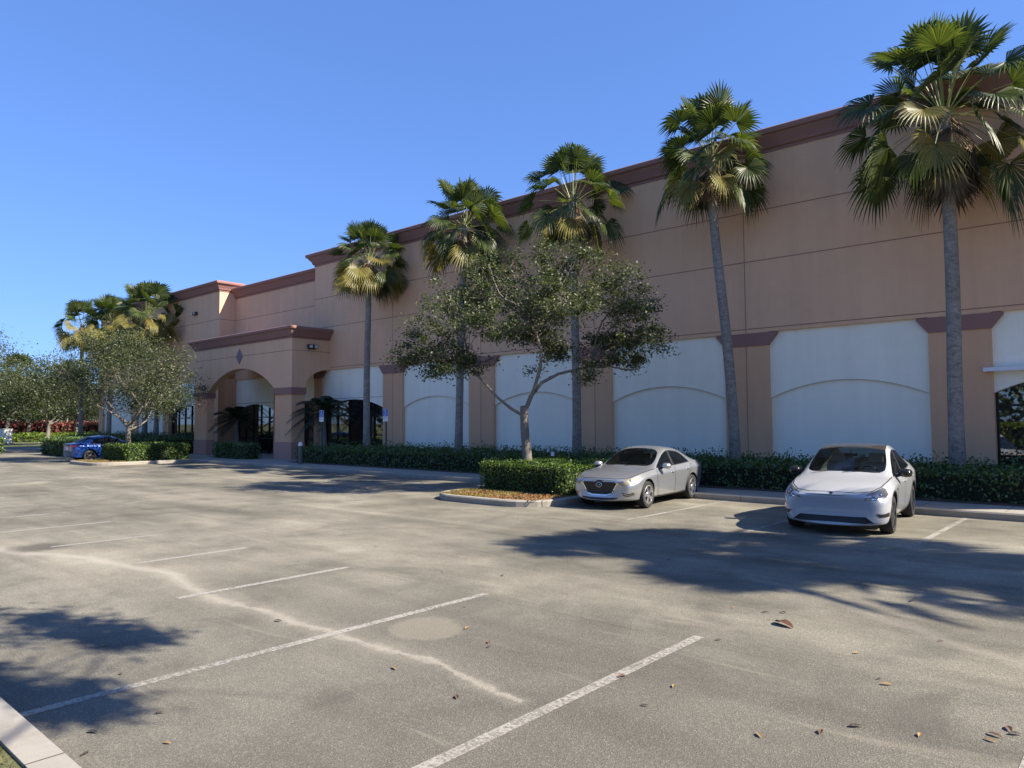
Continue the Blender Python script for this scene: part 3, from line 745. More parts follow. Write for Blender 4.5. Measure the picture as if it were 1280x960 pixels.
# the row of fan palms along the wall (base x, height of growing point, lean)
PG = 'fan palms in the row along the long facade'
fan_palm((-3.62, 20.4, .17), 'largest fan palm, trunk standing in the hedge just behind the white crossover', PG, 9.4, (.0, -.1), 11, 46, 1.05, 1.6, .18, 28, 1.55)
fan_palm((-9.28, 20.4, .17), 'fan palm with slightly leaning trunk between the two parked cars', PG, 9.85, (-.55, -.1), 12, 40, .9, .6, .16, 26, 1.35)
fan_palm((-15.05, 20.4, .17), 'fan palm with open airy crown rising behind the right side of the island oak', PG, 9.55, (-.05, 0), 13, 32, .9, .5, .16, 26, 1.5)
fan_palm((-20.9, 20.4, .17), 'fan palm whose trunk stands behind the left side of the island oak', PG, 9.7, (.35, 0), 14, 38, .95, .7, .16, 26, 1.3)
fan_palm((-26.85, 20.4, .17), 'fan palm standing alone just right of the entrance portico by a blue parking sign', PG, 9.2, (.1, 0), 15, 38, .92, .8, .16, 26, 1.25, .3)
PG2 = 'fan palms clustered at the far west end of the building'
fan_palm((-51.1, 20.4, .17), 'fullest fan palm of the far cluster, closest to the portico, with yellow lower fronds', PG2, 9.2, (.1, 0), 16, 42, 1.15, .9, .18, 24, 1.3, .5)
fan_palm((-57.4, 20.4, .17), 'middle fan palm of the cluster of three beyond the blue car', PG2, 9.3, (.1, 0), 17, 36, 1.05, .7, .17, 22, 1.2, .3)
fan_palm((-63.2, 20.4, .17), 'thin fan palm with browning skirt, leftmost of the far cluster against the sky', PG2, 9.6, (-.2, 0), 18, 26, 1.05, 1.3, .17, 22, 1.25, .3)
# an oak behind the viewpoint whose overhanging limb shades the left stalls
near_l = [(1.13 * h_ + sx_ - 1.6, .43 * h_ + sy_ + .7, h_ - .1, r_, r_, r_ * .7) for sx_, sy_, h_, r_ in ((-8.3, 2.35, 7.0, 0.32), (-7.6, 2.6, 7.0, 0.26), (-7.1, 2.75, 7.0, 0.18), (-6.7, 1.6, 7.2, 0.30), (-6.0, 1.8, 7.2, 0.22), (-5.5, 1.95, 7.2, 0.16), (-7.4, 1.2, 7.2, 0.32), (-9.2, 2.0, 7.0, 0.40), (-8.3, .8, 7.2, 0.40))]
NEAR_OAK = True

# island oak: lobes measured in the picture plane (right, depth, up)
def plane_lobes(L, sx=.0222):
    out = []
    for (px, py, rx, rz, dep, rd) in L:
        u = (px - 653) * sx; z = (603 - py) * sx
        out.append((rr.x * u + fh.x * dep, rr.y * u + fh.y * dep, z, max(rx * sx, .3) * .95, max(rx * sx, .3) * .95 if rd is None else rd, rz * sx * .95))
    return out
LB = [(540, 432, 48, 28, .2, None), (752, 428, 46, 30, .3, None), (655, 350, 50, 40, -.5, None), (790, 400, 38, 38, -.3, None), (560, 388, 42, 32, -.6, None), (720, 345, 46, 38, .5, None), (776, 360, 36, 36, -.7, None),
      (598, 345, 44, 30, .9, None), (690, 408, 44, 26, .9, None), (622, 400, 40, 28, -1.0, None), (655, 385, 42, 34, 1.5, None), (705, 380, 44, 32, -1.5, None), (812, 372, 20, 20, .5, None), (506, 412, 22, 18, .5, None), (690, 308, 28, 18, 0, None), (555, 455, 32, 18, -.5, None), (495, 438, 18, 14, .2, None), (583, 366, 34, 22, 1.3, None), (742, 316, 22, 16, -.3, None), (636, 312, 22, 16, .5, None), (822, 418, 14, 20, -.2, None), (600, 448, 26, 16, .4, None), (740, 458, 26, 18, -.4, None), (672, 440, 22, 18, .3, None), (668, 296, 20, 14, .3, None), (730, 300, 18, 14, -.4, None), (610, 318, 18, 12, -.3, None), (805, 440, 20, 14, .3, None)]
oak((-13.25, 15.5, .1), 'live oak with pale forked trunk rising out of the clipped hedge beside the silver sedan', None, plane_lobes(LB), 2.3, .125, 40000, .085, 21, 13, (.0, .0), clump=.135, limbs_to=3)
def dome(R0, z0, z1, n, seed):
    rng = np.random.default_rng(seed); out = []
    for i in range(n):
        a = i * 2.4 + rng.uniform(-.4, .4); t = (i + .5) / n; r = R0 * math.sqrt(1 - (t * .95) ** 2) * rng.uniform(.5, .8) if t < .9 else .3
        z = z0 + (z1 - z0) * (.18 + .7 * t); s = R0 * rng.uniform(.3, .45)
        out.append((r * math.cos(a), r * math.sin(a), z, s, s, s * .7))
    return out
oak((-40.2, 15.3, .1), 'spreading live oak on the far island beside the blue car', None, [(a - .8, b_ - .3, c, d, e, f) for a, b_, c, d, e, f in dome(4.2, 2.3, 6.7, 14, 5)], 2.0, .14, 30000, .11, 22, 20, (.1, 0), clump=.34)
for q_, (x, y, h, sd_, lab) in enumerate([(4.8, 14.4, 8.7, 25, 'left'), (7.9, 13.9, 9.0, 26, 'middle'), (6.8, 15.1, 9.6, 27, 'right')]):
    fan_palm((x, y, .14), 'fan palm on the island off to the right whose crown shadow crosses the aisle', 'palms on the right island', h, (.1, 0), sd_, 38, 1.15, .7, .18, 22, 1.3)
oak((-58.8, 10.4, 0), 'live oak reaching into the left edge of the view', None, dome(5.5, 3.0, 9.2, 14, 8), 2.6, .18, 24000, .13, 24, 18, clump=.42)
oak((1.6, -.7, .13), 'live oak behind the near kerb whose overhanging limb shades the left stalls', None, near_l + dome(2.6, 5.0, 8.6, 4, 9), 2.6, .075, 24000, .12, 29, 14, clump=.15, limbs_to=2)
# hedges
hedge('clipped_hedge', (-12.35, 15.6, .12), (2.95, 2.6, .74), 'sunlit clipped green hedge on the kerbed island around the oak trunk', dens=900, leaf=.06, seed=31, rough=.05)
hedge('clipped_hedge', (-38.95, 15.6, .12), (3.4, 3.0, .78), 'clipped hedge on the far island beside the blue car', dens=420, leaf=.1, seed=32, rough=.05)
hedge('foundation_hedge', (-12.5, 20.2, .15), (35.0, 2.9, .66), 'long dark shaded hedge along the foot of the facade between sidewalk and wall', dens=300, leaf=.09, m=M_HEDGED, seed=33, rough=.08, tuft=.16, top=1.6)
hedge('foundation_hedge', (-36.0, 19.0, .15), (3.4, .9, .75), 'low dark hedge in front of the large portico arch', dens=240, leaf=.1, m=M_HEDGED, seed=34, rough=.06)
hedge('foundation_hedge', (-52.5, 20.0, .15), (17.5, 2.4, .95), 'dark hedge along the far west wing of the building', dens=160, leaf=.13, m=M_HEDGED, seed=35, rough=.08, tuft=.2)
hedge('clipped_hedge', (-50.5, 16.2, .05), (7.0, 2.2, 1.0), 'dark clipped hedge beyond the blue car', dens=160, leaf=.13, m=M_HEDGED, seed=36, rough=.06)
hedge('clipped_hedge', (-60.2, 12.4, .05), (6.5, 3.0, 1.0), 'dark clipped hedge at the left edge across the far drive', dens=160, leaf=.13, m=M_HEDGED, seed=37, rough=.06)
hedge('red_leaf_hedge', (-118, 40, -.02), (8, 62, 2.0), 'red leaved hedge in front of the distant woods', dens=30, leaf=.4, m=M_RED, seed=38, rough=.25)
hedge('lime_groundcover', (-99, 34, -.02), (9, 52, .7), 'bright lime green low planting beyond the far lawn', 'shrub bed', dens=40, leaf=.3, m=M_LIME, seed=39, rough=.15)
# distant oaks on the lawn
FG = 'distant oaks on the lawn beyond the drive'
proto = oak((-80, 23.0, 0), 'slender two stemmed oak on the lawn in front of the red hedge', FG, dome(4.2, 2.6, 7.8, 11, 12), 2.3, .17, 11000, .22, 41, 16, clump=.6)
proto2 = oak((-100, 24.6, 0), 'far oak with a pale straight trunk among the lime green planting', FG, dome(4.8, 3.0, 8.6, 11, 13), 2.9, .2, 11000, .24, 42, 16, clump=.65)
for i, (x, y, s, rz, src, lab) in enumerate([(-103, 22.6, 1.05, 1.2, 1, 'far oak at the left edge beside the pale utility cabinet'), (-104, 33, 1.0, 2.2, 1, None), (-108, 41, 1.1, 3.0, 1, None), (-96, 37, .95, 4.1, 0, 'far oak seen behind the trunk of the thin palm'), (-112, 30, 1.15, .4, 1, None), (-122, 27, 1.2, 2.7, 0, None), (-125, 37, 1.25, 5.0, 1, None), (-126, 49, 1.25, 1.0, 0, None), (-122, 58, 1.2, .7, 1, None), (-110, 52, 1.15, 3.9, 0, None)]):
    c = copy_tree(proto2 if src else proto); c.location = (x, y, 0); c.rotation_euler = (0, 0, rz); c.scale = (s * .95, s * .95, s * .8)
    c['label'] = lab or 'grey green oak merging into the wood behind the red hedge'
# palms rising over the far wood
for i, (x, y, h, lab) in enumerate([(-128, 32.5, 11.5, 'distant palm top rising over the oaks at the far left'), (-132, 40.5, 11.0, 'distant palm top rising over the oaks near the middle of the sky gap')]):
    if i == 0: dp = fan_palm((x, y, 0), lab, 'palm tops over the far wood', h * .8, (0, 0), 51, 26, 1.7, .5, .22, 14, 1.3)
    else:
        c = copy_tree(dp); c.location = (x, y, 0); c.rotation_euler = (0, 0, 2.0); c['label'] = lab
def wood(name, boxes, n, leaf, m, seed):
    rng = np.random.default_rng(seed); Cs = []
    for (x0, x1, y0, y1, z0, z1) in boxes:
        P = rng.random((n, 3)) * np.array([x1 - x0, y1 - y0, z1 - z0]) + np.array([x0, y0, z0])
        hh = .72 + .28 * np.sin(P[:, 1] * .5) * np.sin(P[:, 1] * .23 + 1) + .1 * np.sin(P[:, 1] * 1.7) ; P[:, 2] = z0 + (P[:, 2] - z0) * hh
        Cs.append(P)
    C = np.concatenate(Cs); k = len(C)
    V, F = leaf_quads(C, rng.normal(size=(k, 3)), rng.normal(size=(k, 3)) + np.array([0, 0, .5]), leaf * rng.uniform(.6, 1.4, k), leaf * .6 * rng.uniform(.7, 1.2, k))
    o = np_mesh(name, V, F, [m]); tag(o, 'dark dense wood closing the view beyond the red hedge', 'woods', kind='stuff'); return o
wood('woods', [(-146, -136, 5, 95, 0, 9.0)], 26000, .7, M_OAKL, 61)
o = wood('woods', [(-90, 45, -32, -22, 0, 11)], 16000, .8, M_OAKL, 62); o['label'] = 'tree belt across the road mirrored in the shop windows'
hedge('clipped_hedge', (-20, -19, 0), (90, 2, 1.6), 'sunlit hedge across the road mirrored in the shop windows', dens=30, leaf=.3, m=M_LIME, seed=63, rough=.12)
# feather palms by the portico
def feather_palm(loc, label, h=1.7, seed=1, nf=22, L=1.7):
    rng = np.random.default_rng(seed); root = empty('feather_palm', loc); tag(root, label, 'palm tree', 'small dark feather palms in the shaded beds')
    tb = MB(); tb.tube([(0, 0, 0), (.02, 0, h * .4), (.03, 0, h * .8), (.03, 0, h)], [.24, .17, .12, .1], 12); tb.build('trunk', M_PTR, root, 60)
    V, F, MI = [], [], []; top = np.array([.03, 0, h])
    for i in range(nf):
        t = (i + .5) / nf; az = i * 2.4 + rng.uniform(-.3, .3); el = R(78 - 95 * t)
        d = np.array([math.cos(az) * math.cos(el), math.sin(az) * math.cos(el), math.sin(el)]); ll = L * rng.uniform(.85, 1.1)
        P = [top + d * ll * u + np.array([0, 0, -1]) * ll * .55 * u ** 2.2 for u in np.linspace(0, 1, 9)]
        stem_strip(V, F, MI, P, .016, 0)
        side = np.array([-math.sin(az), math.cos(az), 0])
        for k in range(60):
            u = .12 + .87 * (k // 2) / 30; q = u * 8; i0 = min(int(q), 7); p = P[i0] + (P[i0 + 1] - P[i0]) * (q - i0); tg = nrm(P[i0 + 1] - P[i0])
            sg = 1 if k % 2 else -1; l2 = .42 * math.sin(math.pi * (.1 + .85 * u)) ** .7 * rng.uniform(.85, 1.1)
            dv = nrm(tg * .55 + side * sg * .8 + np.array([0, 0, .12 - .45])); o = len(V); w = tg * .017
            V.extend([p - w, p + dv * l2 * .5 - w * 1.1, p + dv * l2 + np.array([0, 0, -.06]), p + dv * l2 * .5 + w * 1.1, p + w]); F.append([o, o + 1, o + 2, o + 3, o + 4]); MI.append(0)
    tri_quads(V, F, MI, 'crown', [M_CYC], root); return root
feather_palm((-41.0, 21.6, .15), 'small dark feather palm seen through the large portico arch', 2.0, 71, 22, 1.9)
feather_palm((-31.0, 20.9, .15), 'small dark feather palm right of the portico corner before the arched window', 2.35, 72, 24, 1.9)
feather_palm((-49.3, 20.4, .15), 'tall dark feather palm left of the portico on the west wing', 3.3, 73, 22, 2.1)
# grass blades on the near verge
n = 26000; C = np.stack([RNG.uniform(-13, 5, n), RNG.uniform(-2.0, 1.22, n), np.full(n, .13)], 1); C[:, 2] += .035
D = RNG.normal(size=(n, 3)) * .55 + np.array([0, 0, 1.0]); V, F = leaf_quads(C, D, RNG.normal(size=(n, 3)), RNG.uniform(.06, .13, n), .008)
tag(np_mesh('grass', V, F, [leafmat('grass_blades', [(.06, .08, .02), (.11, .11, .035), (.17, .14, .065), (.22, .18, .10), (.06, .085, .018)], .6, .25)]), 'short grass on the near verge behind the kerb', 'grass', kind='stuff')
for nm, (x0, x1, y0, y1), sd_ in (('grass', (-14.0, -12.0, 12.8, 14.2), 5), ('grass', (-40.7, -37.0, 12.7, 14.0), 6)):
    rg = np.random.default_rng(sd_); n = 3500; C = np.stack([rg.uniform(x0, x1, n), rg.uniform(y0, y1, n), np.full(n, .165)], 1)
    keep = (np.sin(C[:, 0] * 3) + np.sin(C[:, 1] * 4 + 1) + rg.normal(size=n) * .7) > -.3; keep &= ((C[:, 0] - (x0 + x1) / 2) / (x1 - x0) * 2) ** 2 < 1.1 - .5 * (C[:, 1] < y0 + .5); C = C[keep]; n = len(C)
    V, F = leaf_quads(C, rg.normal(size=(n, 3)) * .7 + np.array([0, 0, .7]), rg.normal(size=(n, 3)), .09, .014)
    tag(np_mesh(nm, V, F, [leafmat('dry_grass_blades', [(.16, .15, .04), (.24, .20, .07), (.30, .20, .09), (.12, .14, .03)], .6, .3)]), 'dry grass and leaf litter in front of the island hedge', 'grass', kind='stuff')
rg = np.random.default_rng(77); n = 1500; C = np.stack([rg.uniform(-13.4, -10.75, n), rg.uniform(12.85, 14.3, n), np.full(n, .15) + rg.uniform(0, .02, n)], 1)
V, F = leaf_quads(C, rg.normal(size=(n, 3)) * np.array([1, 1, .25]), rg.normal(size=(n, 3)) * .45 + np.array([0, 0, 1.0]), rg.uniform(.05, .10, n), .035)
tag(np_mesh('leaf_litter', V, F, [leafmat('orange_leaf_litter', [(.16, .07, .025), (.28, .14, .05), (.22, .15, .07), (.10, .05, .025)], .7, .15)]), 'orange brown leaf litter in front of the clipped island hedge', 'leaf litter', kind='stuff')
# ------------------------------------------------------------------ cars
M_TYRE = mat('tyre_rubber', (.018, .018, .018), .8, nz=((20, .2),))
M_BLK = mat('black_trim', (.012, .012, .013), .45)
M_GLOSSB = mat('gloss_black_trim', (.01, .01, .011), .12)
M_WELL = mat('wheel_well', (.008, .008, .008), .95)
M_RIM = mat('machined_alloy', (.62, .63, .64), .28, metal=.9)
M_RIMD = mat('dark_alloy', (.07, .07, .075), .35, metal=.7)
M_CHR = mat('chrome', (.8, .8, .82), .1, metal=1.0)
M_SEAT = mat('light_seat_leather', (.50, .49, .47), .6)
M_SEATB = mat('black_seat_cloth', (.03, .03, .032), .8)
M_SEAM = mat('panel_gap', (.015, .015, .016), .9)
M_RED = mat('red_lamp_glass', (.45, .012, .012), .08, coat=1)
M_PLATE = mat('number_plate', (.7, .7, .66), .5)
def carpaint(name, col, metal, rough, flake=0):
    m, nt, b, out = newmat(name)
    b.inputs['Base Color'].default_value = (*col, 1); b.inputs['Metallic'].default_value = metal; b.inputs['Roughness'].default_value = rough
    b.inputs['Coat Weight'].default_value = 1; b.inputs['Coat Roughness'].default_value = .03; b.inputs['Coat IOR'].default_value = 1.5
    tc = nt.nodes.new('ShaderNodeTexCoord'); f = noise(nt, tc.outputs['Object'], 3.0, 5, .65)   # a film of dust
    k = math_(nt, 'MULTIPLY_ADD', f, .12, rough - .06); nt.links.new(k, b.inputs['Roughness'])
    return m
def tint_glass(name, tint, tr=.4):
    m, nt, b, out = newmat(name)
    b.inputs['Base Color'].default_value = (.006, .007, .008, 1); b.inputs['Roughness'].default_value = .02; b.inputs['IOR'].default_value = 1.52
    t = nt.nodes.new('ShaderNodeBsdfTransparent'); t.inputs[0].default_value = (*tint, 1)
    mx = nt.nodes.new('ShaderNodeMixShader'); mx.inputs[0].default_value = tr
    nt.links.new(b.outputs[0], mx.inputs[1]); nt.links.new(t.outputs[0], mx.inputs[2]); nt.links.new(mx.outputs[0], out.inputs[0])
    return m
M_CGL = tint_glass('car_glass', (.75, .82, .80), .62); M_CGLD = tint_glass('tinted_car_glass', (.4, .42, .42), .4); M_HL = tint_glass('headlight_lens', (.9, .92, .95), .6)
def eval_mesh(o):
    dg = bpy.context.evaluated_depsgraph_get(); dg.update()
    return bpy.data.meshes.new_from_object(o.evaluated_get(dg))
def wheel(parent, x, y, r, w, style, rimmat, steer=0.0):
    sgn = 1 if y > 0 else -1
    root = empty('wheel', (x, y, r), steer, parent); rr_ = r * .70
    t = MB(); t.lathe([(rr_, -w * .46), (r * .80, -w * .5), (r * .93, -w * .49), (r * .985, -w * .40), (r, -w * .25), (r, w * .25), (r * .985, w * .40), (r * .93, w * .49), (r * .80, w * .5), (rr_, w * .46), (rr_, -w * .46)], axis='y', n=36)
    t.build('tyre', M_TYRE, root, 40)
    m = MB(); f = sgn * w * .5
    m.lathe([(rr_ + .004, f * .2), (rr_ + .004, f * .98), (rr_ - .004, f * 1.02), (rr_ - .022, f * .98), (rr_ - .03, f * .6), (rr_ - .03, f * -.6)], axis='y', n=36)
    ns = style[0]
    for k in range(ns):
        for tw in style[1]:
            a = 2 * math.pi * k / ns; ro = rr_ - .015; wi = style[2]; u = Vector((math.cos(a), 0, math.sin(a))); a2 = a + tw; u2_ = Vector((math.cos(a2), 0, math.sin(a2)))
            q = Vector((-u.z, 0, u.x)); q2 = Vector((-u2_.z, 0, u2_.x)); vs = []
            for (uu_, qq, rad, ww, yy) in ((u, q, .05, wi * 1.1, f * .93), (u2_, q2, ro, wi * .85, f * .90)):
                for s_ in (-1, 1):
                    for yo in (0, -sgn * .03): p = uu_ * rad + qq * (ww * s_); vs.append((p.x, yy + yo, p.z))
            m.add(vs, [(0, 2, 3, 1), (4, 5, 7, 6), (0, 4, 6, 2), (1, 3, 7, 5), (0, 1, 5, 4), (2, 6, 7, 3)])
    m.lathe([(.001, f * .99), (.035, f * .99), (.06, f * .93), (.075, f * .8)], axis='y', n=18)
    m.build('rim', rimmat, root, 35)
    d = MB(); d.lathe([(.001, f * .35), (rr_ - .03, f * .35)], axis='y', n=30); d.build('brake_disc', M_WELL, root)
    return root
class Car:
    """body lofted through cross sections (right-handed local frame, x forward, y left, z up)"""
    def __init__(s, name, label, cat, group, rows, paint, roofmat, axles, wr, L, glass, tints):
        s.root = empty(name); tag(s.root, label, cat, group); s.paint = paint
        nr = 10; verts = []; rings = []
        for row in rows:
            ring = []
            for j in range(nr):
                x, y, z = row[j]
                if j in (0, nr - 1): verts.append((x, 0, z)); ring.append((len(verts) - 1, len(verts) - 1))
                else: verts += [(x, y, z), (x, -y, z)]; ring.append((len(verts) - 2, len(verts) - 1))
            rings.append(ring)
        bm = bmesh.new(); bv = [bm.verts.new(v) for v in verts]; bm.verts.ensure_lookup_table()
        cr = bm.edges.layers.float.new('crease_edge')
        for i in range(len(rows) - 1):
            for j in range(nr - 1):
                for side in (0, 1):
                    a, b_, c, d = rings[i][j][side], rings[i][j + 1][side], rings[i + 1][j + 1][side], rings[i + 1][j][side]
                    ids = list(dict.fromkeys((a, b_, c, d)))
                    if side: ids = ids[::-1]
                    f = bm.faces.new([bv[k] for k in ids]); f.material_index = glass(i, j); f.smooth = True
        for i, rv in ((0, False), (len(rows) - 1, True)):
            for j in range(nr - 1):
                ids = list(dict.fromkeys((rings[i][j][0], rings[i][j][1], rings[i][j + 1][1], rings[i][j + 1][0])))
                f = bm.faces.new([bv[k] for k in (ids if not rv else ids[::-1])]); f.smooth = True
        bmesh.ops.recalc_face_normals(bm, faces=bm.faces)
        for e in bm.edges:
            if len(e.link_faces) == 2:
                a, b_ = e.link_faces[0].material_index, e.link_faces[1].material_index
                if a != b_: e[cr] = .85
        for i in range(len(rows) - 1):
            for j, k_ in ((2, .5), (4, .45), (5, .4)):
                for side in (0, 1):
                    e = bm.edges.get((bv[rings[i][j][side]], bv[rings[i + 1][j][side]]))
                    if e: e[cr] = max(e[cr], k_)
        me = bpy.data.meshes.new('tmp'); bm.to_mesh(me); bm.free()
        o = bpy.data.objects.new('tmp', me); COL.objects.link(o)
        ms = [paint, M_CGL, M_CGLD, roofmat, M_BLK, M_WELL]
        for m in ms: me.materials.append(m)
        sb = o.modifiers.new('s', 'SUBSURF'); sb.levels = 3; sb.render_levels = 3
        me2 = eval_mesh(o); bpy.data.objects.remove(o)
        ful = bpy.data.objects.new('tmp', me2); COL.objects.link(ful)
        s.bvh = BVHTree.FromPolygons([v.co.copy() for v in me2.vertices], [list(p.vertices) for p in me2.polygons])
        cut = MB()
        for ax in axles:
            for sgn in (-1, 1): cut.lathe([(.001, sgn * .50), (wr + .052, sgn * .50), (wr + .06, sgn * 1.3), (.001, sgn * 1.3)], (ax, 0, wr + .008), 'y', 44)
        c = cut.build('cut', M_WELL)
        bo = ful.modifiers.new('b', 'BOOLEAN'); bo.operation = 'DIFFERENCE'; bo.solver = 'EXACT'; bo.object = c
        me3 = eval_mesh(ful); bpy.data.objects.remove(ful); bpy.data.objects.remove(c)
        names = {0: 'body', 1: 'windshield', 2: 'side_window', 3: 'roof', 4: 'pillar_trim', 5: 'wheel_arch'}
        s.parts = {}
        mnames = [m.name if m else '' for m in me3.materials]
        byname = {m.name: i for i, m in enumerate(ms)}
        remap = [byname.get(n, 5) for n in mnames]
        for k, nm in names.items():
            bm = bmesh.new(); bm.from_mesh(me3)
            dele = [f for f in bm.faces if (remap[f.material_index] if f.material_index < len(remap) else 5) != k]
            bmesh.ops.delete(bm, geom=dele, context='FACES')
            if not bm.faces: bm.free(); continue
            if k in (1, 2, 4, 5):   # split panes into parts
                todo = set(bm.faces); groups = []
                while todo:
                    st = [todo.pop()]; g = [st[0]]
                    while st:
                        f = st.pop()
                        for e in f.edges:
                            for h in e.link_faces:
                                if h in todo: todo.discard(h); st.append(h); g.append(h)
                    groups.append([f.index for f in g])
                bm.faces.index_update()
            else: groups = [None]
            base = bpy.data.meshes.new(nm)
            bm.to_mesh(base); bm.free()
            for g in groups:
                bm = bmesh.new(); bm.from_mesh(base); bm.faces.ensure_lookup_table()
                if g is not None and len(groups) > 1:
                    keep = set(g); bmesh.ops.delete(bm, geom=[f for f in bm.faces if f.index not in keep], context='FACES')
                for f in bm.faces: f.material_index = 0; f.smooth = True
                for e in bm.edges:
                    if len(e.link_faces) == 2 and e.calc_face_angle(0) > R(38): e.smooth = False
                me4 = bpy.data.meshes.new(nm); bm.to_mesh(me4); bm.free(); me4.materials.append(ms[k])
                nm2 = nm
                if k == 1:
                    xs = sum(v.co.x for v in me4.vertices) / max(1, len(me4.vertices)); nm2 = 'windshield' if xs > 0 else 'rear_window'
                q = bpy.data.objects.new(nm2, me4); COL.objects.link(q); q.parent = s.root; s.parts.setdefault(nm2, []).append(q)
    def snap(s, p, off):
        loc, n, i, d = s.bvh.find_nearest(Vector(p)); return (loc, n) if loc is None else (loc + n * off, n)
    def patch(s, name, pts, m, off=.004, parent=None, both=True, cuts=3, sides=(1, -1)):
        outs = []
        for sg in (sides if both else (1,)):
            bm = bmesh.new()
            vs = [bm.verts.new((p[0], p[1] * sg, p[2])) for p in pts]; bm.faces.new(vs)
            bmesh.ops.triangulate(bm, faces=bm.faces[:], ngon_method='EAR_CLIP')
            for _ in range(cuts):
                es = [e for e in bm.edges if e.calc_length() > .035]
                if es: bmesh.ops.subdivide_edges(bm, edges=es, cuts=1, use_grid_fill=True); bmesh.ops.triangulate(bm, faces=bm.faces[:])
            rim = [v for v in bm.verts if v.is_boundary]
            for v in bm.verts:
                q, n = s.snap(v.co, off); v.co = q
            ret = bmesh.ops.extrude_face_region(bm, geom=[e for e in bm.edges if e.is_boundary])
            for g in ret['geom']:
                if isinstance(g, bmesh.types.BMVert):
                    q, n = s.snap(g.co, -.012); g.co = q
            bmesh.ops.recalc_face_normals(bm, faces=bm.faces)
            # make sure the skin looks outwards
            f0 = max(bm.faces, key=lambda f: f.calc_area()); q, n = s.snap(f0.calc_center_median(), 0)
            if f0.normal.dot(n) < 0: bmesh.ops.reverse_faces(bm, faces=bm.faces[:])
            for f in bm.faces: f.smooth = True
            for e in bm.edges:
                if len(e.link_faces) == 2 and e.calc_face_angle(0) > R(40): e.smooth = False
            me = bpy.data.meshes.new(name); bm.to_mesh(me); bm.free(); me.materials.append(m)
            o = bpy.data.objects.new(name, me); COL.objects.link(o); o.parent = parent or s.root; outs.append(o)
        return outs
    def line(s, name, pts, m=None, w=.007, off=.0015, parent=None, sides=(1, -1), step=.04):
        outs = []
        for sg in sides:
            P = [Vector((p[0], p[1] * sg, p[2])) for p in pts]; Q = []
            for a, b_ in zip(P, P[1:]):
                n = max(1, int((b_ - a).length / step)); Q += [a + (b_ - a) * i / n for i in range(n)]
            Q.append(P[-1]); mb = MB(); sn = [s.snap(q, off) for q in Q]
            for i, (q, n) in enumerate(sn):
                t = sn[min(i + 1, len(sn) - 1)][0] - sn[max(i - 1, 0)][0]
                t = t.normalized() if t.length > 1e-6 else Vector((1, 0, 0)); c = n.cross(t).normalized() * w
                mb.v += [tuple(q - c), tuple(q + c)]
            for i in range(len(sn) - 1): mb.f.append([2 * i, 2 * i + 1, 2 * i + 3, 2 * i + 2]); mb.m.append(0)
            outs.append(mb.build(name, m or M_SEAM, parent or s.root, norm=False))
        return outs
    def place(s, x, y, ang): s.root.location = (x, y, .006); s.root.rotation_euler = (0, 0, ang); s.root.scale = (.93, .93, .93)
def low(x, bow, zb, wb, wm, zm, ws, zs, wc, zc, fx=None):
    """points 0..5 of a ring; bow draws the sides back to round the nose in plan"""
    k = lambda w: x - bow * min(1.25, (w / .9)) ** 3
    return [(x, 0, zb), (k(wb * .6), wb * .6, zb), (k(wb), wb, zb + .05), (k(wm), wm, zm), (k(ws), ws, zs), (k(wc), wc, zc)]
def deck(x, bow, wc, zc, zt):
    k = lambda w: x - bow * min(1.25, (w / .9)) ** 3
    return [(k(wc * .9), wc * .9, zc + (zt - zc) * .25), (k(wc * .78), wc * .78, zc + (zt - zc) * .5), (k(wc * .4), wc * .4, zc + (zt - zc) * .88), (x, 0, zt)]
def seats(root, xf, xr, zs, m, w=.5, dash=None):
    for sy in (-1, 1):
        b_ = MB(); y = sy * .37
        b_.prism([(xf - .1, zs), (xf + .42, zs + .06), (xf + .42, zs - .08), (xf - .1, zs - .1)], 'y', y - w / 2, y + w / 2)
        b_.prism([(xf - .1, zs), (xf + .02, zs + .02), (xf - .16, zs + .56), (xf - .28, zs + .55)], 'y', y - w * .46, y + w * .46)
        b_.prism([(xf - .2, zs + .6), (xf - .11, zs + .6), (xf - .14, zs + .78), (xf - .23, zs + .78)], 'y', y - .13, y + .13)
        b_.build('front_seat', m, root)
    b_ = MB(); b_.prism([(xr - .1, zs + .02), (xr + .45, zs + .05), (xr + .45, zs - .08), (xr - .1, zs - .1)], 'y', -.62, .62)
    b_.prism([(xr - .1, zs), (xr + .03, zs + .02), (xr - .18, zs + .55), (xr - .3, zs + .55)], 'y', -.62, .62)
    for y in (-.4, .4): b_.prism([(xr - .24, zs + .57), (xr - .15, zs + .57), (xr - .18, zs + .72), (xr - .27, zs + .72)], 'y', y - .13, y + .13)
    b_.build('rear_seat', m, root)
    d = MB(); dx, dz = dash
    d.prism([(dx + .35, dz - .04), (dx, dz + .02), (dx - .12, dz - .06), (dx - .1, dz - .3), (dx + .35, dz - .3)], 'y', -.66, .66); d.build('dashboard', M_SEATB, root)
    t = MB(); n = 20
    pts = [(dx - .24 + .05 * math.sin(2 * math.pi * i / n), .37 + .18 * math.cos(2 * math.pi * i / n), dz - .03 + .18 * math.sin(2 * math.pi * i / n)) for i in range(n + 1)]
    t.tube(pts, .014, 6, cap=False); t.build('steering_wheel', M_BLK, root)
    rm = MB(); rm.box(dx - .50, dx - .47, -.12, .12, dz + .33, dz + .39); rm.tube([(dx - .48, 0, dz + .38), (dx - .50, 0, dz + .46)], .01, 6); rm.build('rear_view_mirror', M_BLK, root)
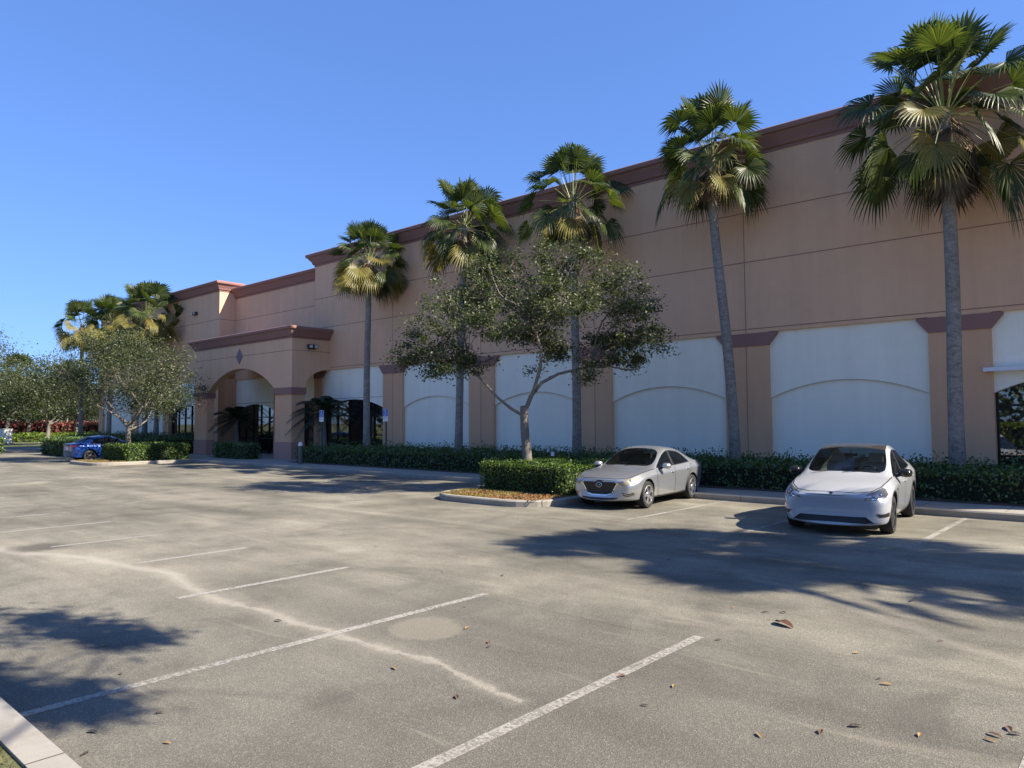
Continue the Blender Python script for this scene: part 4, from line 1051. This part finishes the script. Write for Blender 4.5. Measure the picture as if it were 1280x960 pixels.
def mirror(car, x, y, z, m, s=1.0):
    for sg in (1, -1):
        b_ = MB(); b_.tube([(x, sg * (y - .10), z - .05), (x - .01, sg * (y + .02), z - .03)], .028, 8)
        r_ = b_.build('mirror', M_BLK, car.root, 40)
        h = MB(); n = 14; rings = []
        for (xo, sc) in ((.10, .35), (.07, .72), (.0, 1.0), (-.06, .96), (-.075, .9)):
            for k in range(n):
                a = 2 * math.pi * k / n; ca, sa = math.cos(a), math.sin(a)
                sq = (abs(ca) ** 3 + abs(sa) ** 3) ** (-1 / 3)
                h.v.append((x + xo * s, sg * (y + .12 + .115 * s * sc * sq * ca), z + .02 + .075 * s * sc * sq * sa))
        for i in range(4):
            for k in range(n): h.f.append([i * n + k, i * n + (k + 1) % n, (i + 1) * n + (k + 1) % n, (i + 1) * n + k]); h.m.append(0)
        h.f.append(list(range(n))); h.m.append(0); h.f.append([4 * n + k for k in range(n)]); h.m.append(0)
        h.build('mirror_cap', m, r_, 40)
def handle(car, x, y, z, m, L=.17):
    for sg in (1, -1):
        q, n = car.snap((x, sg * y, z), .02); q2, n2 = car.snap((x - L, sg * y, z + .012), .02); qm, _ = car.snap((x - L / 2, sg * y, z + .006), .03)
        a, _ = car.snap((x + .01, sg * y, z), -.005); e, _ = car.snap((x - L - .01, sg * y, z + .012), -.005)
        t = MB(); t.tube([a, q, qm, q2, e], [.010, .012, .013, .012, .010], 8); t.build('door_handle', m, car.root, 50)
def sedan(name, label, cat, group, paint, seatm=M_SEATB):
    rows = []
    rows.append(low(2.26, .12, .22, .50, .66, .42, .66, .56, .58, .66) + deck(2.245, .14, .58, .66, .71))
    rows.append(low(2.20, .20, .19, .66, .80, .43, .79, .58, .68, .70) + deck(2.17, .20, .68, .70, .765))
    rows.append(low(2.00, .14, .17, .78, .885, .45, .87, .64, .75, .765) + deck(1.95, .10, .75, .765, .835))
    rows.append(low(1.72, .03, .17, .83, .905, .47, .89, .71, .79, .825) + deck(1.70, .02, .79, .825, .885))
    rows.append(low(1.37, 0, .17, .83, .91, .50, .895, .76, .80, .875) + deck(1.36, 0, .80, .875, .925))
    rows.append(low(1.0, 0, .17, .82, .895, .50, .89, .79, .80, .905) + deck(1.08, 0, .80, .905, .955))
    rows.append(low(.72, 0, .17, .82, .885, .50, .885, .80, .80, .925) + [(.74, .785, .935), (.80, .735, .95), (.95, .40, .985), (1.0, 0, .995)])
    rows.append(low(.30, 0, .17, .82, .88, .50, .885, .81, .81, .94) + [(.12, .64, 1.27), (.06, .575, 1.345), (-.02, .3, 1.395), (-.04, 0, 1.405)])
    rows.append(low(-.20, 0, .17, .82, .88, .50, .885, .82, .815, .955) + [(-.22, .62, 1.345), (-.24, .555, 1.415), (-.28, .3, 1.447), (-.29, 0, 1.455)])
    rows.append(low(-.29, 0, .17, .82, .88, .50, .885, .822, .815, .958) + [(-.31, .62, 1.345), (-.32, .555, 1.415), (-.36, .3, 1.447), (-.37, 0, 1.455)])
    rows.append(low(-.95, 0, .17, .82, .885, .50, .89, .85, .815, .985) + [(-.86, .605, 1.315), (-.86, .54, 1.385), (-.92, .3, 1.418), (-.93, 0, 1.425)])
    rows.append(low(-1.28, 0, .17, .82, .895, .50, .897, .87, .81, 1.005) + [(-1.12, .65, 1.20), (-1.10, .54, 1.335), (-1.2, .3, 1.375), (-1.21, 0, 1.385)])
    rows.append(low(-1.62, 0, .18, .82, .905, .52, .895, .88, .80, 1.015) + [(-1.45, .72, 1.10), (-1.50, .60, 1.17), (-1.6, .33, 1.205), (-1.62, 0, 1.21)])
    rows.append(low(-1.92, 0, .2, .80, .895, .54, .87, .88, .78, 1.005) + [(-1.90, .72, 1.02), (-1.90, .62, 1.035), (-1.95, .33, 1.055), (-1.96, 0, 1.06)])
    rows.append(low(-2.15, -.06, .24, .76, .86, .56, .84, .87, .74, .98) + [(-2.13, .68, 1.0), (-2.14, .58, 1.02), (-2.17, .3, 1.035), (-2.18, 0, 1.04)])
    rows.append(low(-2.29, -.13, .30, .66, .78, .55, .76, .80, .68, .95) + [(-2.26, .62, .975), (-2.27, .5, .99), (-2.29, .3, 1.0), (-2.30, 0, 1.003)])
    def glass(i, j):
        if j in (7, 8) and i == 6: return 1
        if j in (7, 8) and i in (11, 12): return 1
        if j == 5 and i in (6, 7): return 2
        if j == 5 and i == 8: return 4
        if j == 5 and i in (9, 10): return 2
        return 0
    c = Car(name, label, cat, group, rows, paint, paint, (1.37, -1.33), .325, 4.58, glass, None)
    for ax, st in ((1.37, .0), (-1.33, 0)):
        for sg in (1, -1): wheel(c.root, ax, sg * .785, .325, .215, (5, (-.16, .16), .022), M_RIM if name != 'blue_sedan' else M_RIMD, st)
    seats(c.root, -.28, -1.0, .50, seatm, dash=(.55, .93))
    # face: shield grille, thin bright wings under the lamps, lower mouth, fog slots
    gr = c.patch('grille', [(2.3, -.42, .655), (2.3, .42, .655), (2.25, .47, .60), (2.3, .33, .40), (2.3, .2, .365), (2.3, -.2, .365), (2.3, -.33, .40), (2.25, -.47, .60)], M_BLK, .006, both=False)[0]
    for z in (.42, .47, .52, .57, .62):
        wg = .30 + (z - .40) * .6; c.line('grille_bar', [(2.35, -wg, z), (2.35, wg, z)], M_GLOSSB, .006, .013, gr, (1,))
    c.line('grille_trim', [(2.2, .50, .635), (2.25, .46, .585), (2.3, .34, .395), (2.3, .2, .357), (2.3, -.2, .357), (2.3, -.34, .395), (2.25, -.46, .585), (2.2, -.50, .635)], M_CHR, .013, .010, None, (1,))
    # winged badge: ring with a gull-shaped V
    q, n = c.snap((2.35, 0, .575), .018); e = MB(); pts = [(q.x, .075 * math.cos(a), q.z + .057 * math.sin(a)) for a in np.linspace(0, 2 * math.pi, 25)]
    e.tube(pts, .007, 6, cap=False); e.tube([(q.x, .072, q.z + .02), (q.x, .035, q.z + .018), (q.x + .002, 0, q.z - .022), (q.x, -.035, q.z + .018), (q.x, -.072, q.z + .02)], .007, 6)
    e.build('badge', M_CHR, gr, 60)
    low_ = c.patch('lower_intake', [(2.3, -.52, .30), (2.3, .52, .30), (2.3, .46, .235), (2.3, -.46, .235)], M_BLK, .005, both=False)
    c.patch('fog_lamp', [(2.1, .56, .40), (2.0, .80, .415), (1.95, .82, .36), (2.1, .60, .345)], M_BLK, .006)
    c.line('fog_trim', [(2.15, .56, .375), (1.95, .82, .385)], M_CHR, .006, .012)
    for hl in c.patch('headlight', [(2.22, .47, .655), (2.1, .60, .70), (1.95, .74, .755), (1.82, .82, .79), (1.78, .87, .75), (1.95, .84, .655), (2.08, .75, .595), (2.20, .58, .575)], mat('headlight_housing', (.30, .27, .17), .25, metal=.3), .005):
        sg = 1 if sum(v.co.y for v in hl.data.vertices) > 0 else -1
        for p, r_ in (((2.14, .60, .65), .042), ((2.02, .74, .69), .036)):
            q, n = c.snap((p[0], p[1] * sg, p[2]), .012); t = MB(); t.lathe([(.001, .01), (r_ * .6, .008), (r_, .0), (r_, -.02)], axis='z', n=16)
            lo = t.build('lamp', mat('lamp_projector', (.35, .36, .40), .1, metal=.8), hl, 60); lo.location = q; lo.rotation_euler = n.to_track_quat('Z', 'Y').to_euler()
        c.line('amber_marker', [(1.97, .85 * 1, .69), (1.86, .88, .735)], mat('amber_lens', (.5, .28, .08), .2), .014, .010, hl, (sg,))
    c.patch('tail_light', [(-2.3, .42, .92), (-2.2, .72, .93), (-1.98, .86, .955), (-1.9, .88, .93), (-2.0, .88, .86), (-2.2, .78, .82), (-2.3, .55, .82)], M_RED, .006)
    c.patch('number_plate', [(-2.35, -.16, .80), (-2.35, .16, .80), (-2.35, .16, .66), (-2.35, -.16, .66)], M_PLATE, .006, both=False)
    c.patch('rear_diffuser', [(-2.3, -.70, .60), (-2.3, .70, .60), (-2.3, .62, .30), (-2.3, -.62, .30)], M_BLK, .005, both=False)
    # shut lines
    c.line('hood_gap', [(.86, .80, .93), (1.3, .80, .88), (1.75, .77, .825), (2.02, .66, .775), (2.16, .42, .735), (2.2, 0, .74)], None, .010)
    c.line('door_gap', [(.80, .84, .88), (.86, .90, .72), (.80, .90, .45), (.74, .88, .25), (.5, .85, .215), (-.6, .85, .215), (-1.0, .86, .25)], None, .010)
    c.line('door_gap', [(-.25, .84, .93), (-.24, .90, .75), (-.25, .90, .45), (-.25, .86, .22)], None, .010)
    c.line('door_gap', [(-1.30, .83, .98), (-1.22, .89, .80), (-1.0, .89, .62), (-.93, .88, .45), (-.95, .86, .25)], None, .010)
    c.line('trunk_gap', [(-1.95, .74, 1.02), (-2.1, .74, 1.0), (-2.25, .6, .95), (-2.3, .42, .86), (-2.32, .36, .62), (-2.32, 0, .6)], None, .010)
    c.line('window_trim', [(.72, .80, .932), (.3, .81, .945), (-.3, .815, .962), (-.95, .815, .988), (-1.28, .81, 1.01)], M_BLK, .010, .004)
    c.line('character_line', [(1.05, .9, .72), (.5, .895, .735), (-.4, .895, .765), (-1.2, .90, .80), (-1.7, .9, .83)], paint, .006, .003)
    c.line('sill_trim', [(.95, .85, .215), (-.9, .85, .215)], M_BLK, .022, .002)
    mirror(c, .55, .86, .96, paint); handle(c, -.02, .9, .80, paint); handle(c, -.98, .9, .835, paint)
    c.line('wiper', [(1.0, -.55, 1.0), (.85, .1, 1.03)], M_BLK, .010, .012, None, (1,)); c.line('wiper', [(1.02, .05, 1.0), (.82, .62, 1.03)], M_BLK, .010, .012, None, (1,))
    return c
def crossover(name, label, paint):
    rows = []
    rows.append(low(2.36, .10, .20, .60, .74, .42, .72, .58, .58, .70) + deck(2.345, .13, .56, .70, .745))
    rows.append(low(2.30, .20, .17, .78, .88, .43, .86, .60, .70, .745) + deck(2.26, .20, .68, .745, .80))
    rows.append(low(2.10, .15, .165, .88, .955, .46, .93, .68, .78, .82) + deck(2.03, .12, .77, .82, .875))
    rows.append(low(1.80, .03, .19, .87, .96, .50, .94, .76, .82, .895) + deck(1.78, .03, .82, .895, .945))
    rows.append(low(1.50, 0, .19, .87, .965, .52, .95, .83, .84, .95) + deck(1.50, 0, .84, .95, 1.0))
    rows.append(low(1.18, 0, .19, .86, .95, .52, .945, .86, .85, .985) + deck(1.32, 0, .84, .985, 1.045))
    rows.append(low(.86, 0, .19, .86, .94, .52, .94, .88, .855, 1.005) + [(.92, .84, 1.02), (1.0, .79, 1.04), (1.15, .42, 1.085), (1.2, 0, 1.095)])
    rows.append(low(.40, 0, .19, .86, .935, .52, .94, .89, .86, 1.025) + [(.20, .70, 1.42), (.16, .63, 1.495), (.18, .34, 1.545), (.2, 0, 1.555)])
    rows.append(low(-.12, 0, .19, .86, .935, .52, .94, .90, .865, 1.04) + [(-.14, .685, 1.50), (-.16, .61, 1.575), (-.18, .33, 1.612), (-.2, 0, 1.622)])
    rows.append(low(-.21, 0, .19, .86, .935, .52, .94, .90, .865, 1.043) + [(-.23, .685, 1.50), (-.25, .61, 1.577), (-.28, .33, 1.613), (-.3, 0, 1.624)])
    rows.append(low(-.95, 0, .19, .86, .945, .54, .945, .93, .865, 1.08) + [(-.90, .665, 1.475), (-.92, .59, 1.55), (-.95, .33, 1.59), (-.97, 0, 1.60)])
    rows.append(low(-1.38, 0, .19, .86, .96, .56, .95, .96, .86, 1.12) + [(-1.36, .67, 1.345), (-1.36, .57, 1.46), (-1.4, .33, 1.515), (-1.42, 0, 1.525)])
    rows.append(low(-1.75, 0, .21, .85, .955, .58, .94, .98, .84, 1.14) + [(-1.72, .72, 1.235), (-1.74, .60, 1.34), (-1.8, .35, 1.385), (-1.82, 0, 1.395)])
    rows.append(low(-2.08, 0, .24, .82, .93, .60, .91, .98, .80, 1.12) + [(-2.05, .74, 1.16), (-2.06, .63, 1.195), (-2.1, .35, 1.225), (-2.12, 0, 1.235)])
    rows.append(low(-2.27, -.07, .28, .77, .88, .60, .86, .95, .76, 1.08) + [(-2.24, .70, 1.105), (-2.25, .6, 1.12), (-2.28, .33, 1.14), (-2.29, 0, 1.145)])
    rows.append(low(-2.39, -.14, .34, .66, .78, .58, .76, .86, .68, 1.02) + [(-2.36, .62, 1.05), (-2.37, .5, 1.065), (-2.39, .3, 1.08), (-2.40, 0, 1.085)])
    def glass(i, j):
        if j in (7, 8) and i == 6: return 1
        if j in (7, 8) and i in (7, 8, 9, 10): return 3
        if j in (7, 8) and i in (11, 12): return 1
        if j == 5 and i in (6, 7): return 2
        if j == 5 and i == 8: return 4
        if j == 5 and i in (9, 10): return 2
        return 0
    c = Car(name, label, 'car', None, rows, paint, mat('dark_roof_glass', (.035, .03, .026), .06, coat=1), (1.50, -1.39), .352, 4.75, glass, None)
    for ax in (1.50, -1.39):
        for sg in (1, -1): wheel(c.root, ax, sg * .81, .352, .235, (5, (-.2, .2), .03), M_RIMD)
    seats(c.root, -.20, -1.0, .62, M_SEAT, dash=(.78, 1.03))
    b_ = MB(); b_.box(.45, .47, -.16, .16, .95, 1.14); b_.build('centre_screen', M_GLOSSB, c.root)
    c.patch('lower_intake', [(2.35, -.58, .36), (2.35, .58, .36), (2.3, .74, .235), (2.3, -.74, .235)], M_BLK, .005, both=False)
    c.patch('corner_vent', [(2.15, .70, .42), (1.98, .90, .44), (1.95, .92, .36), (2.15, .74, .365)], M_BLK, .005)
    for hl in c.patch('headlight', [(2.28, .54, .665), (2.2, .58, .72), (2.06, .70, .80), (1.88, .80, .875), (1.84, .86, .86), (1.90, .91, .78), (2.05, .87, .70), (2.2, .74, .655)], mat('smoked_lamp_housing', (.10, .105, .115), .08, coat=1), .005):
        sg = 1 if sum(v.co.y for v in hl.data.vertices) > 0 else -1
        c.line('light_strip', [(2.28, .58, .675), (2.18, .74, .672), (2.04, .88, .715), (1.92, .92, .79)], M_CHR, .007, .010, hl, (sg,))
        for p, r_ in (((2.16, .68, .70), .04), ((2.06, .78, .745), .04)):
            q, n = c.snap((p[0], p[1] * sg, p[2]), .010); t = MB(); t.lathe([(.001, .012), (r_ * .6, .010), (r_, .0), (r_, -.02)], axis='z', n=16)
            lo = t.build('lamp', mat('lamp_projector', (.35, .36, .40), .1, metal=.8), hl, 60); lo.location = q; lo.rotation_euler = n.to_track_quat('Z', 'Y').to_euler()
    # hood emblem: a slim T with a curved cap
    q, n = c.snap((2.26, 0, .80), .004); q2, _ = c.snap((2.40, 0, .735), .006)
    c.patch('emblem', [(2.36, 0, .725), (2.32, .010, .757), (2.28, .016, .768), (2.28, .036, .766), (2.26, .048, .777), (2.26, 0, .781), (2.26, -.048, .777), (2.28, -.036, .766), (2.28, -.016, .768), (2.32, -.010, .757)], M_GLOSSB, .004, both=False, cuts=1)
    c.patch('tail_light', [(-2.35, .40, .98), (-2.3, .70, 1.0), (-2.05, .88, 1.03), (-1.95, .92, 1.0), (-2.1, .9, .92), (-2.3, .76, .90)], M_RED, .006)
    c.patch('number_plate', [(-2.45, -.16, .84), (-2.45, .16, .84), (-2.45, .16, .70), (-2.45, -.16, .70)], M_PLATE, .006, both=False)
    c.patch('rear_valance', [(-2.4, -.62, .48), (-2.4, .62, .48), (-2.4, .54, .33), (-2.4, -.54, .33)], M_BLK, .005, both=False)
    c.line('hood_gap', [(1.0, .84, 1.0), (1.5, .83, .955), (1.85, .78, .895), (2.10, .64, .82), (2.24, .40, .79), (2.27, 0, .79)], None, .010)
    c.line('door_gap', [(.96, .90, .95), (1.0, .95, .75), (.96, .95, .50), (.9, .92, .27), (.6, .89, .235), (-.7, .89, .235), (-1.0, .9, .27)], None, .010)
    c.line('door_gap', [(-.17, .89, 1.0), (-.16, .95, .80), (-.17, .95, .50), (-.17, .90, .24)], None, .010)
    c.line('door_gap', [(-1.36, .88, 1.08), (-1.28, .95, .90), (-1.06, .95, .70), (-.98, .94, .50), (-.98, .90, .27)], None, .010)
    c.line('window_trim', [(.90, .855, 1.015), (.4, .86, 1.035), (-.2, .866, 1.05), (-.95, .866, 1.088), (-1.36, .86, 1.128)], M_BLK, .012, .004)
    c.line('sill_trim', [(1.05, .89, .235), (-.95, .89, .235)], M_BLK, .03, .002)
    c.line('arch_trim', [(1.5 + .425 * math.cos(a), .97, .36 + .425 * math.sin(a)) for a in np.linspace(.05, math.pi - .05, 20)], M_BLK, .016, .003)
    c.line('arch_trim', [(-1.39 + .425 * math.cos(a), .97, .36 + .425 * math.sin(a)) for a in np.linspace(.05, math.pi - .05, 20)], M_BLK, .016, .003)
    mirror(c, .66, .91, 1.05, M_GLOSSB, 1.1); handle(c, .05, .95, .88, paint, .2); handle(c, -.98, .95, .92, paint, .2)
    c.patch('indicator_camera', [(1.15, .97, .80), (1.05, .97, .80), (1.05, .97, .775), (1.15, .97, .775)], M_GLOSSB, .004, cuts=1)
    c.line('wiper', [(1.2, -.6, 1.09), (1.05, .05, 1.13)], M_BLK, .010, .012, None, (1,)); c.line('wiper', [(1.22, .0, 1.1), (1.02, .66, 1.12)], M_BLK, .010, .012, None, (1,))
    return c
P_SILVER = carpaint('silver_paint', (.42, .435, .46), .7, .3); P_WHITE = carpaint('white_paint', (.37, .38, .39), .0, .3); P_BLUE = carpaint('blue_paint', (.010, .055, .27), .3, .25)
P_GREY = carpaint('grey_paint', (.12, .12, .13), .5, .3)
silver = sedan('silver_sedan', 'silver four door sedan with dark shield shaped grille parked beside the clipped island hedge', 'car', None, P_SILVER)
silver.place(-9.57, 15.62, math.atan2(-2.67, .23))
white = crossover('white_crossover', 'white rounded crossover with dark glass roof parked before the hedge at the right', P_WHITE)
white.place(-4.46, 15.16, math.atan2(-2.90, .33))
blue = sedan('blue_sedan', 'blue car parked nose in beyond the far island, its tail showing left of the hedge', 'car', None, P_BLUE)
blue.place(-42.3, 15.1, math.pi / 2)

# ------------------------------------------------------------------ small things
M_SIGNB = mat('sign_blue', (.015, .10, .42), .4); M_SIGNW = mat('sign_white', (.75, .76, .76), .4); M_POST = mat('dark_green_post', (.03, .04, .035), .5, metal=.4)
def parking_sign(x, y, label):
    r_ = empty('parking_sign', (x, y, .146)); tag(r_, label, 'road sign', 'blue accessible parking signs')
    b = MB(); b.tube([(0, .03, 0), (0, .03, 2.38)], .028, 8); b.build('post', M_POST, r_, 50)
    b = MB(); b.box(-.155, .155, -.008, 0, 1.87, 2.36); pl = b.build('sign_plate', M_SIGNW, r_)
    b = MB(); b.box(-.145, .145, -.011, -.008, 2.06, 2.35); b.build('blue_field', M_SIGNB, pl)
    b = MB(); z0 = 2.2                                           # wheelchair symbol
    b.lathe([(.001, -.014), (.021, -.014), (.021, -.011)], (-.012, 0, z0 + .10), 'y', 12)
    b.tube([(-.012, -.013, z0 + .07), (-.006, -.013, z0 - .005), (.045, -.013, z0 - .005), (.066, -.013, z0 - .085), (.088, -.013, z0 - .08)], .009, 5)
    b.tube([(-.01, -.013, z0 + .04), (.035, -.013, z0 + .04)], .008, 5)
    b.tube([(-.012 + .062 * math.cos(a), -.013, z0 - .045 + .062 * math.sin(a)) for a in np.linspace(R(110), R(375), 16)], .007, 5)
    b.build('wheelchair_symbol', M_SIGNW, pl)
    for k, t in enumerate(('PARKING BY', 'DISABLED PERMIT', 'ONLY')):
        c = bpy.data.curves.new('lettering', 'FONT'); c.body = t; c.size = .036; c.align_x = 'CENTER'; c.extrude = .001
        t0 = bpy.data.objects.new('tmp', c); COL.objects.link(t0); me = eval_mesh(t0); bpy.data.objects.remove(t0); o = bpy.data.objects.new('lettering', me); COL.objects.link(o); o.parent = pl; o.location = (0, -.0095, 2.005 - k * .05); o.rotation_euler = (R(90), 0, 0); me.materials.clear(); me.materials.append(M_SIGNB)
parking_sign(-27.42, 18.4, 'blue and white parking sign before the feather palm, nearer the portico')
parking_sign(-22.99, 18.4, 'blue and white parking sign right of the lone fan palm, before a pilaster')
r_ = empty('light_bollard', (-28.42, 18.0, .146)); tag(r_, 'dark bollard with white domed cap at the kerb by the portico', 'bollard')
b = MB(); b.lathe([(.001, 0), (.13, 0), (.13, .02), (.085, .03), (.085, .80), (.001, .80)], n=18); b.build('post', mat('bollard_grey_green', (.09, .10, .095), .5), r_, 40)
b = MB(); b.lathe([(.085, .80), (.10, .81), (.10, .87), (.085, .93), (.045, .965), (.001, .975)], n=18); b.build('cap', mat('white_cap', (.75, .75, .72), .4), r_, 40)
r_ = empty('stake_sign', (-14.7, 18.62, .15)); tag(r_, 'tiny white sign on a stake in the dark hedge beside the island oak', 'sign')
b = MB(); b.box(-.012, .012, -.006, .006, -.05, .8); b.build('stake', M_POST, r_); b = MB(); b.box(-.07, .07, -.012, -.007, .70, .84); b.build('plate', M_SIGNW, r_)
r_ = empty('utility_cabinet', (-88, 21.35, 0), .3); tag(r_, 'pale utility cabinet among the oaks at the far left edge', 'cabinet')
mc = mat('pale_enamel', (.62, .60, .54), .5, nz=((2, .06),))
b = MB(); b.box(-.65, .65, -.4, .4, .1, 1.45); b.build('housing', mc, r_); b = MB(); b.box(-.70, .70, -.45, .45, 1.45, 1.52); b.build('lid', mc, r_); b = MB(); b.box(-.75, .75, -.5, .5, -.02, .1); b.build('plinth', M_CONC, r_)
b = MB(); b.box(-.63, -.012, -.415, -.4, .14, 1.41); b.build('door', mc, r_); b = MB(); b.box(.012, .63, -.415, -.4, .14, 1.41); b.build('door', mc, r_)
# fallen leaves on the asphalt
def leaf_mesh(name, L, Wd, m, sd_):
    rg = np.random.default_rng(sd_); b = MB(); n = 7; o = 0
    for i in range(n):
        t = i / (n - 1); w = Wd * math.sin(math.pi * (.04 + .92 * t)) ** .8 * (1 - .25 * t); z = .005 + .35 * Wd * math.sin(math.pi * t) * rg.uniform(.4, 1); x = (t - .5) * L
        b.v += [(x, -w, z + w * .5), (x, 0, z), (x, w, z + w * .35)]
    for i in range(n - 1):
        for k in (0, 1): b.f.append([3 * i + k, 3 * i + k + 1, 3 * i + k + 4, 3 * i + k + 3]); b.m.append(0)
    return b.build(name, m, norm=False)
M_LF = [mat('dry_leaf_brown', (.10, .05, .025), .7, nz=((30, .3),)), mat('dry_leaf_dark', (.045, .03, .022), .7), mat('dry_leaf_tan', (.26, .16, .06), .7)]
o = leaf_mesh('fallen_leaf', .24, .06, mat('russet_leaf', (.13, .05, .025), .6, nz=((25, .3),)), 3); o.location = (-2.74, 7.02, .004); o.rotation_euler = (0, 0, -.5)
tag(o, 'large russet leaf lying alone on the asphalt in front of the cars', 'leaf')
PROTO = []
for i, (x, y) in enumerate([(-5.12, 2.18), (-5.13, 1.77), (-7.03, 2.5), (-6.14, 2.31), (-7.06, 6.59), (-5.56, 5.52), (-4.51, 4.78), (-4.42, 4.68), (-4.61, 3.79), (-3.8, 3.69), (-6.57, 3.93), (-4.97, 4.97), (-9.28, 7.24), (-4.83, 1.63), (-4.61, 2.01), (-6.31, 6.94), (-3.06, 7.36), (-2.92, 7.12), (-2.92, 7.46), (-3.0, 6.16), (-2.74, 4.89), (-3.14, 4.81), (-2.71, 4.43), (-1.92, 4.48), (-1.65, 4.78), (-1.51, 5.01), (-1.17, 5.13), (-1.5, 7.41), (-1.64, 6.04), (-1.57, 5.94), (-0.77, 5.6), (-0.73, 5.53), (-0.83, 5.33), (-0.82, 5.43), (-5.23, 9.25), (-3.39, 7.33), (-2.62, 9.24), (-2.05, 8.83), (-1.96, 6.57)]):
    if i < 3: o = leaf_mesh('fallen_leaf', .10, .022, M_LF[i], 10 + i); PROTO.append(o)
    else: o = PROTO[(i * 7) % 3].copy(); COL.objects.link(o)
    k = .45 + .5 * random.random(); o.location = (x, y, .004); o.rotation_euler = (0, 0, random.uniform(0, 6.28)); o.scale = (k, k, k)
    tag(o, 'small curled dry leaf lying on the open asphalt', 'leaf', 'small fallen leaves on the asphalt')
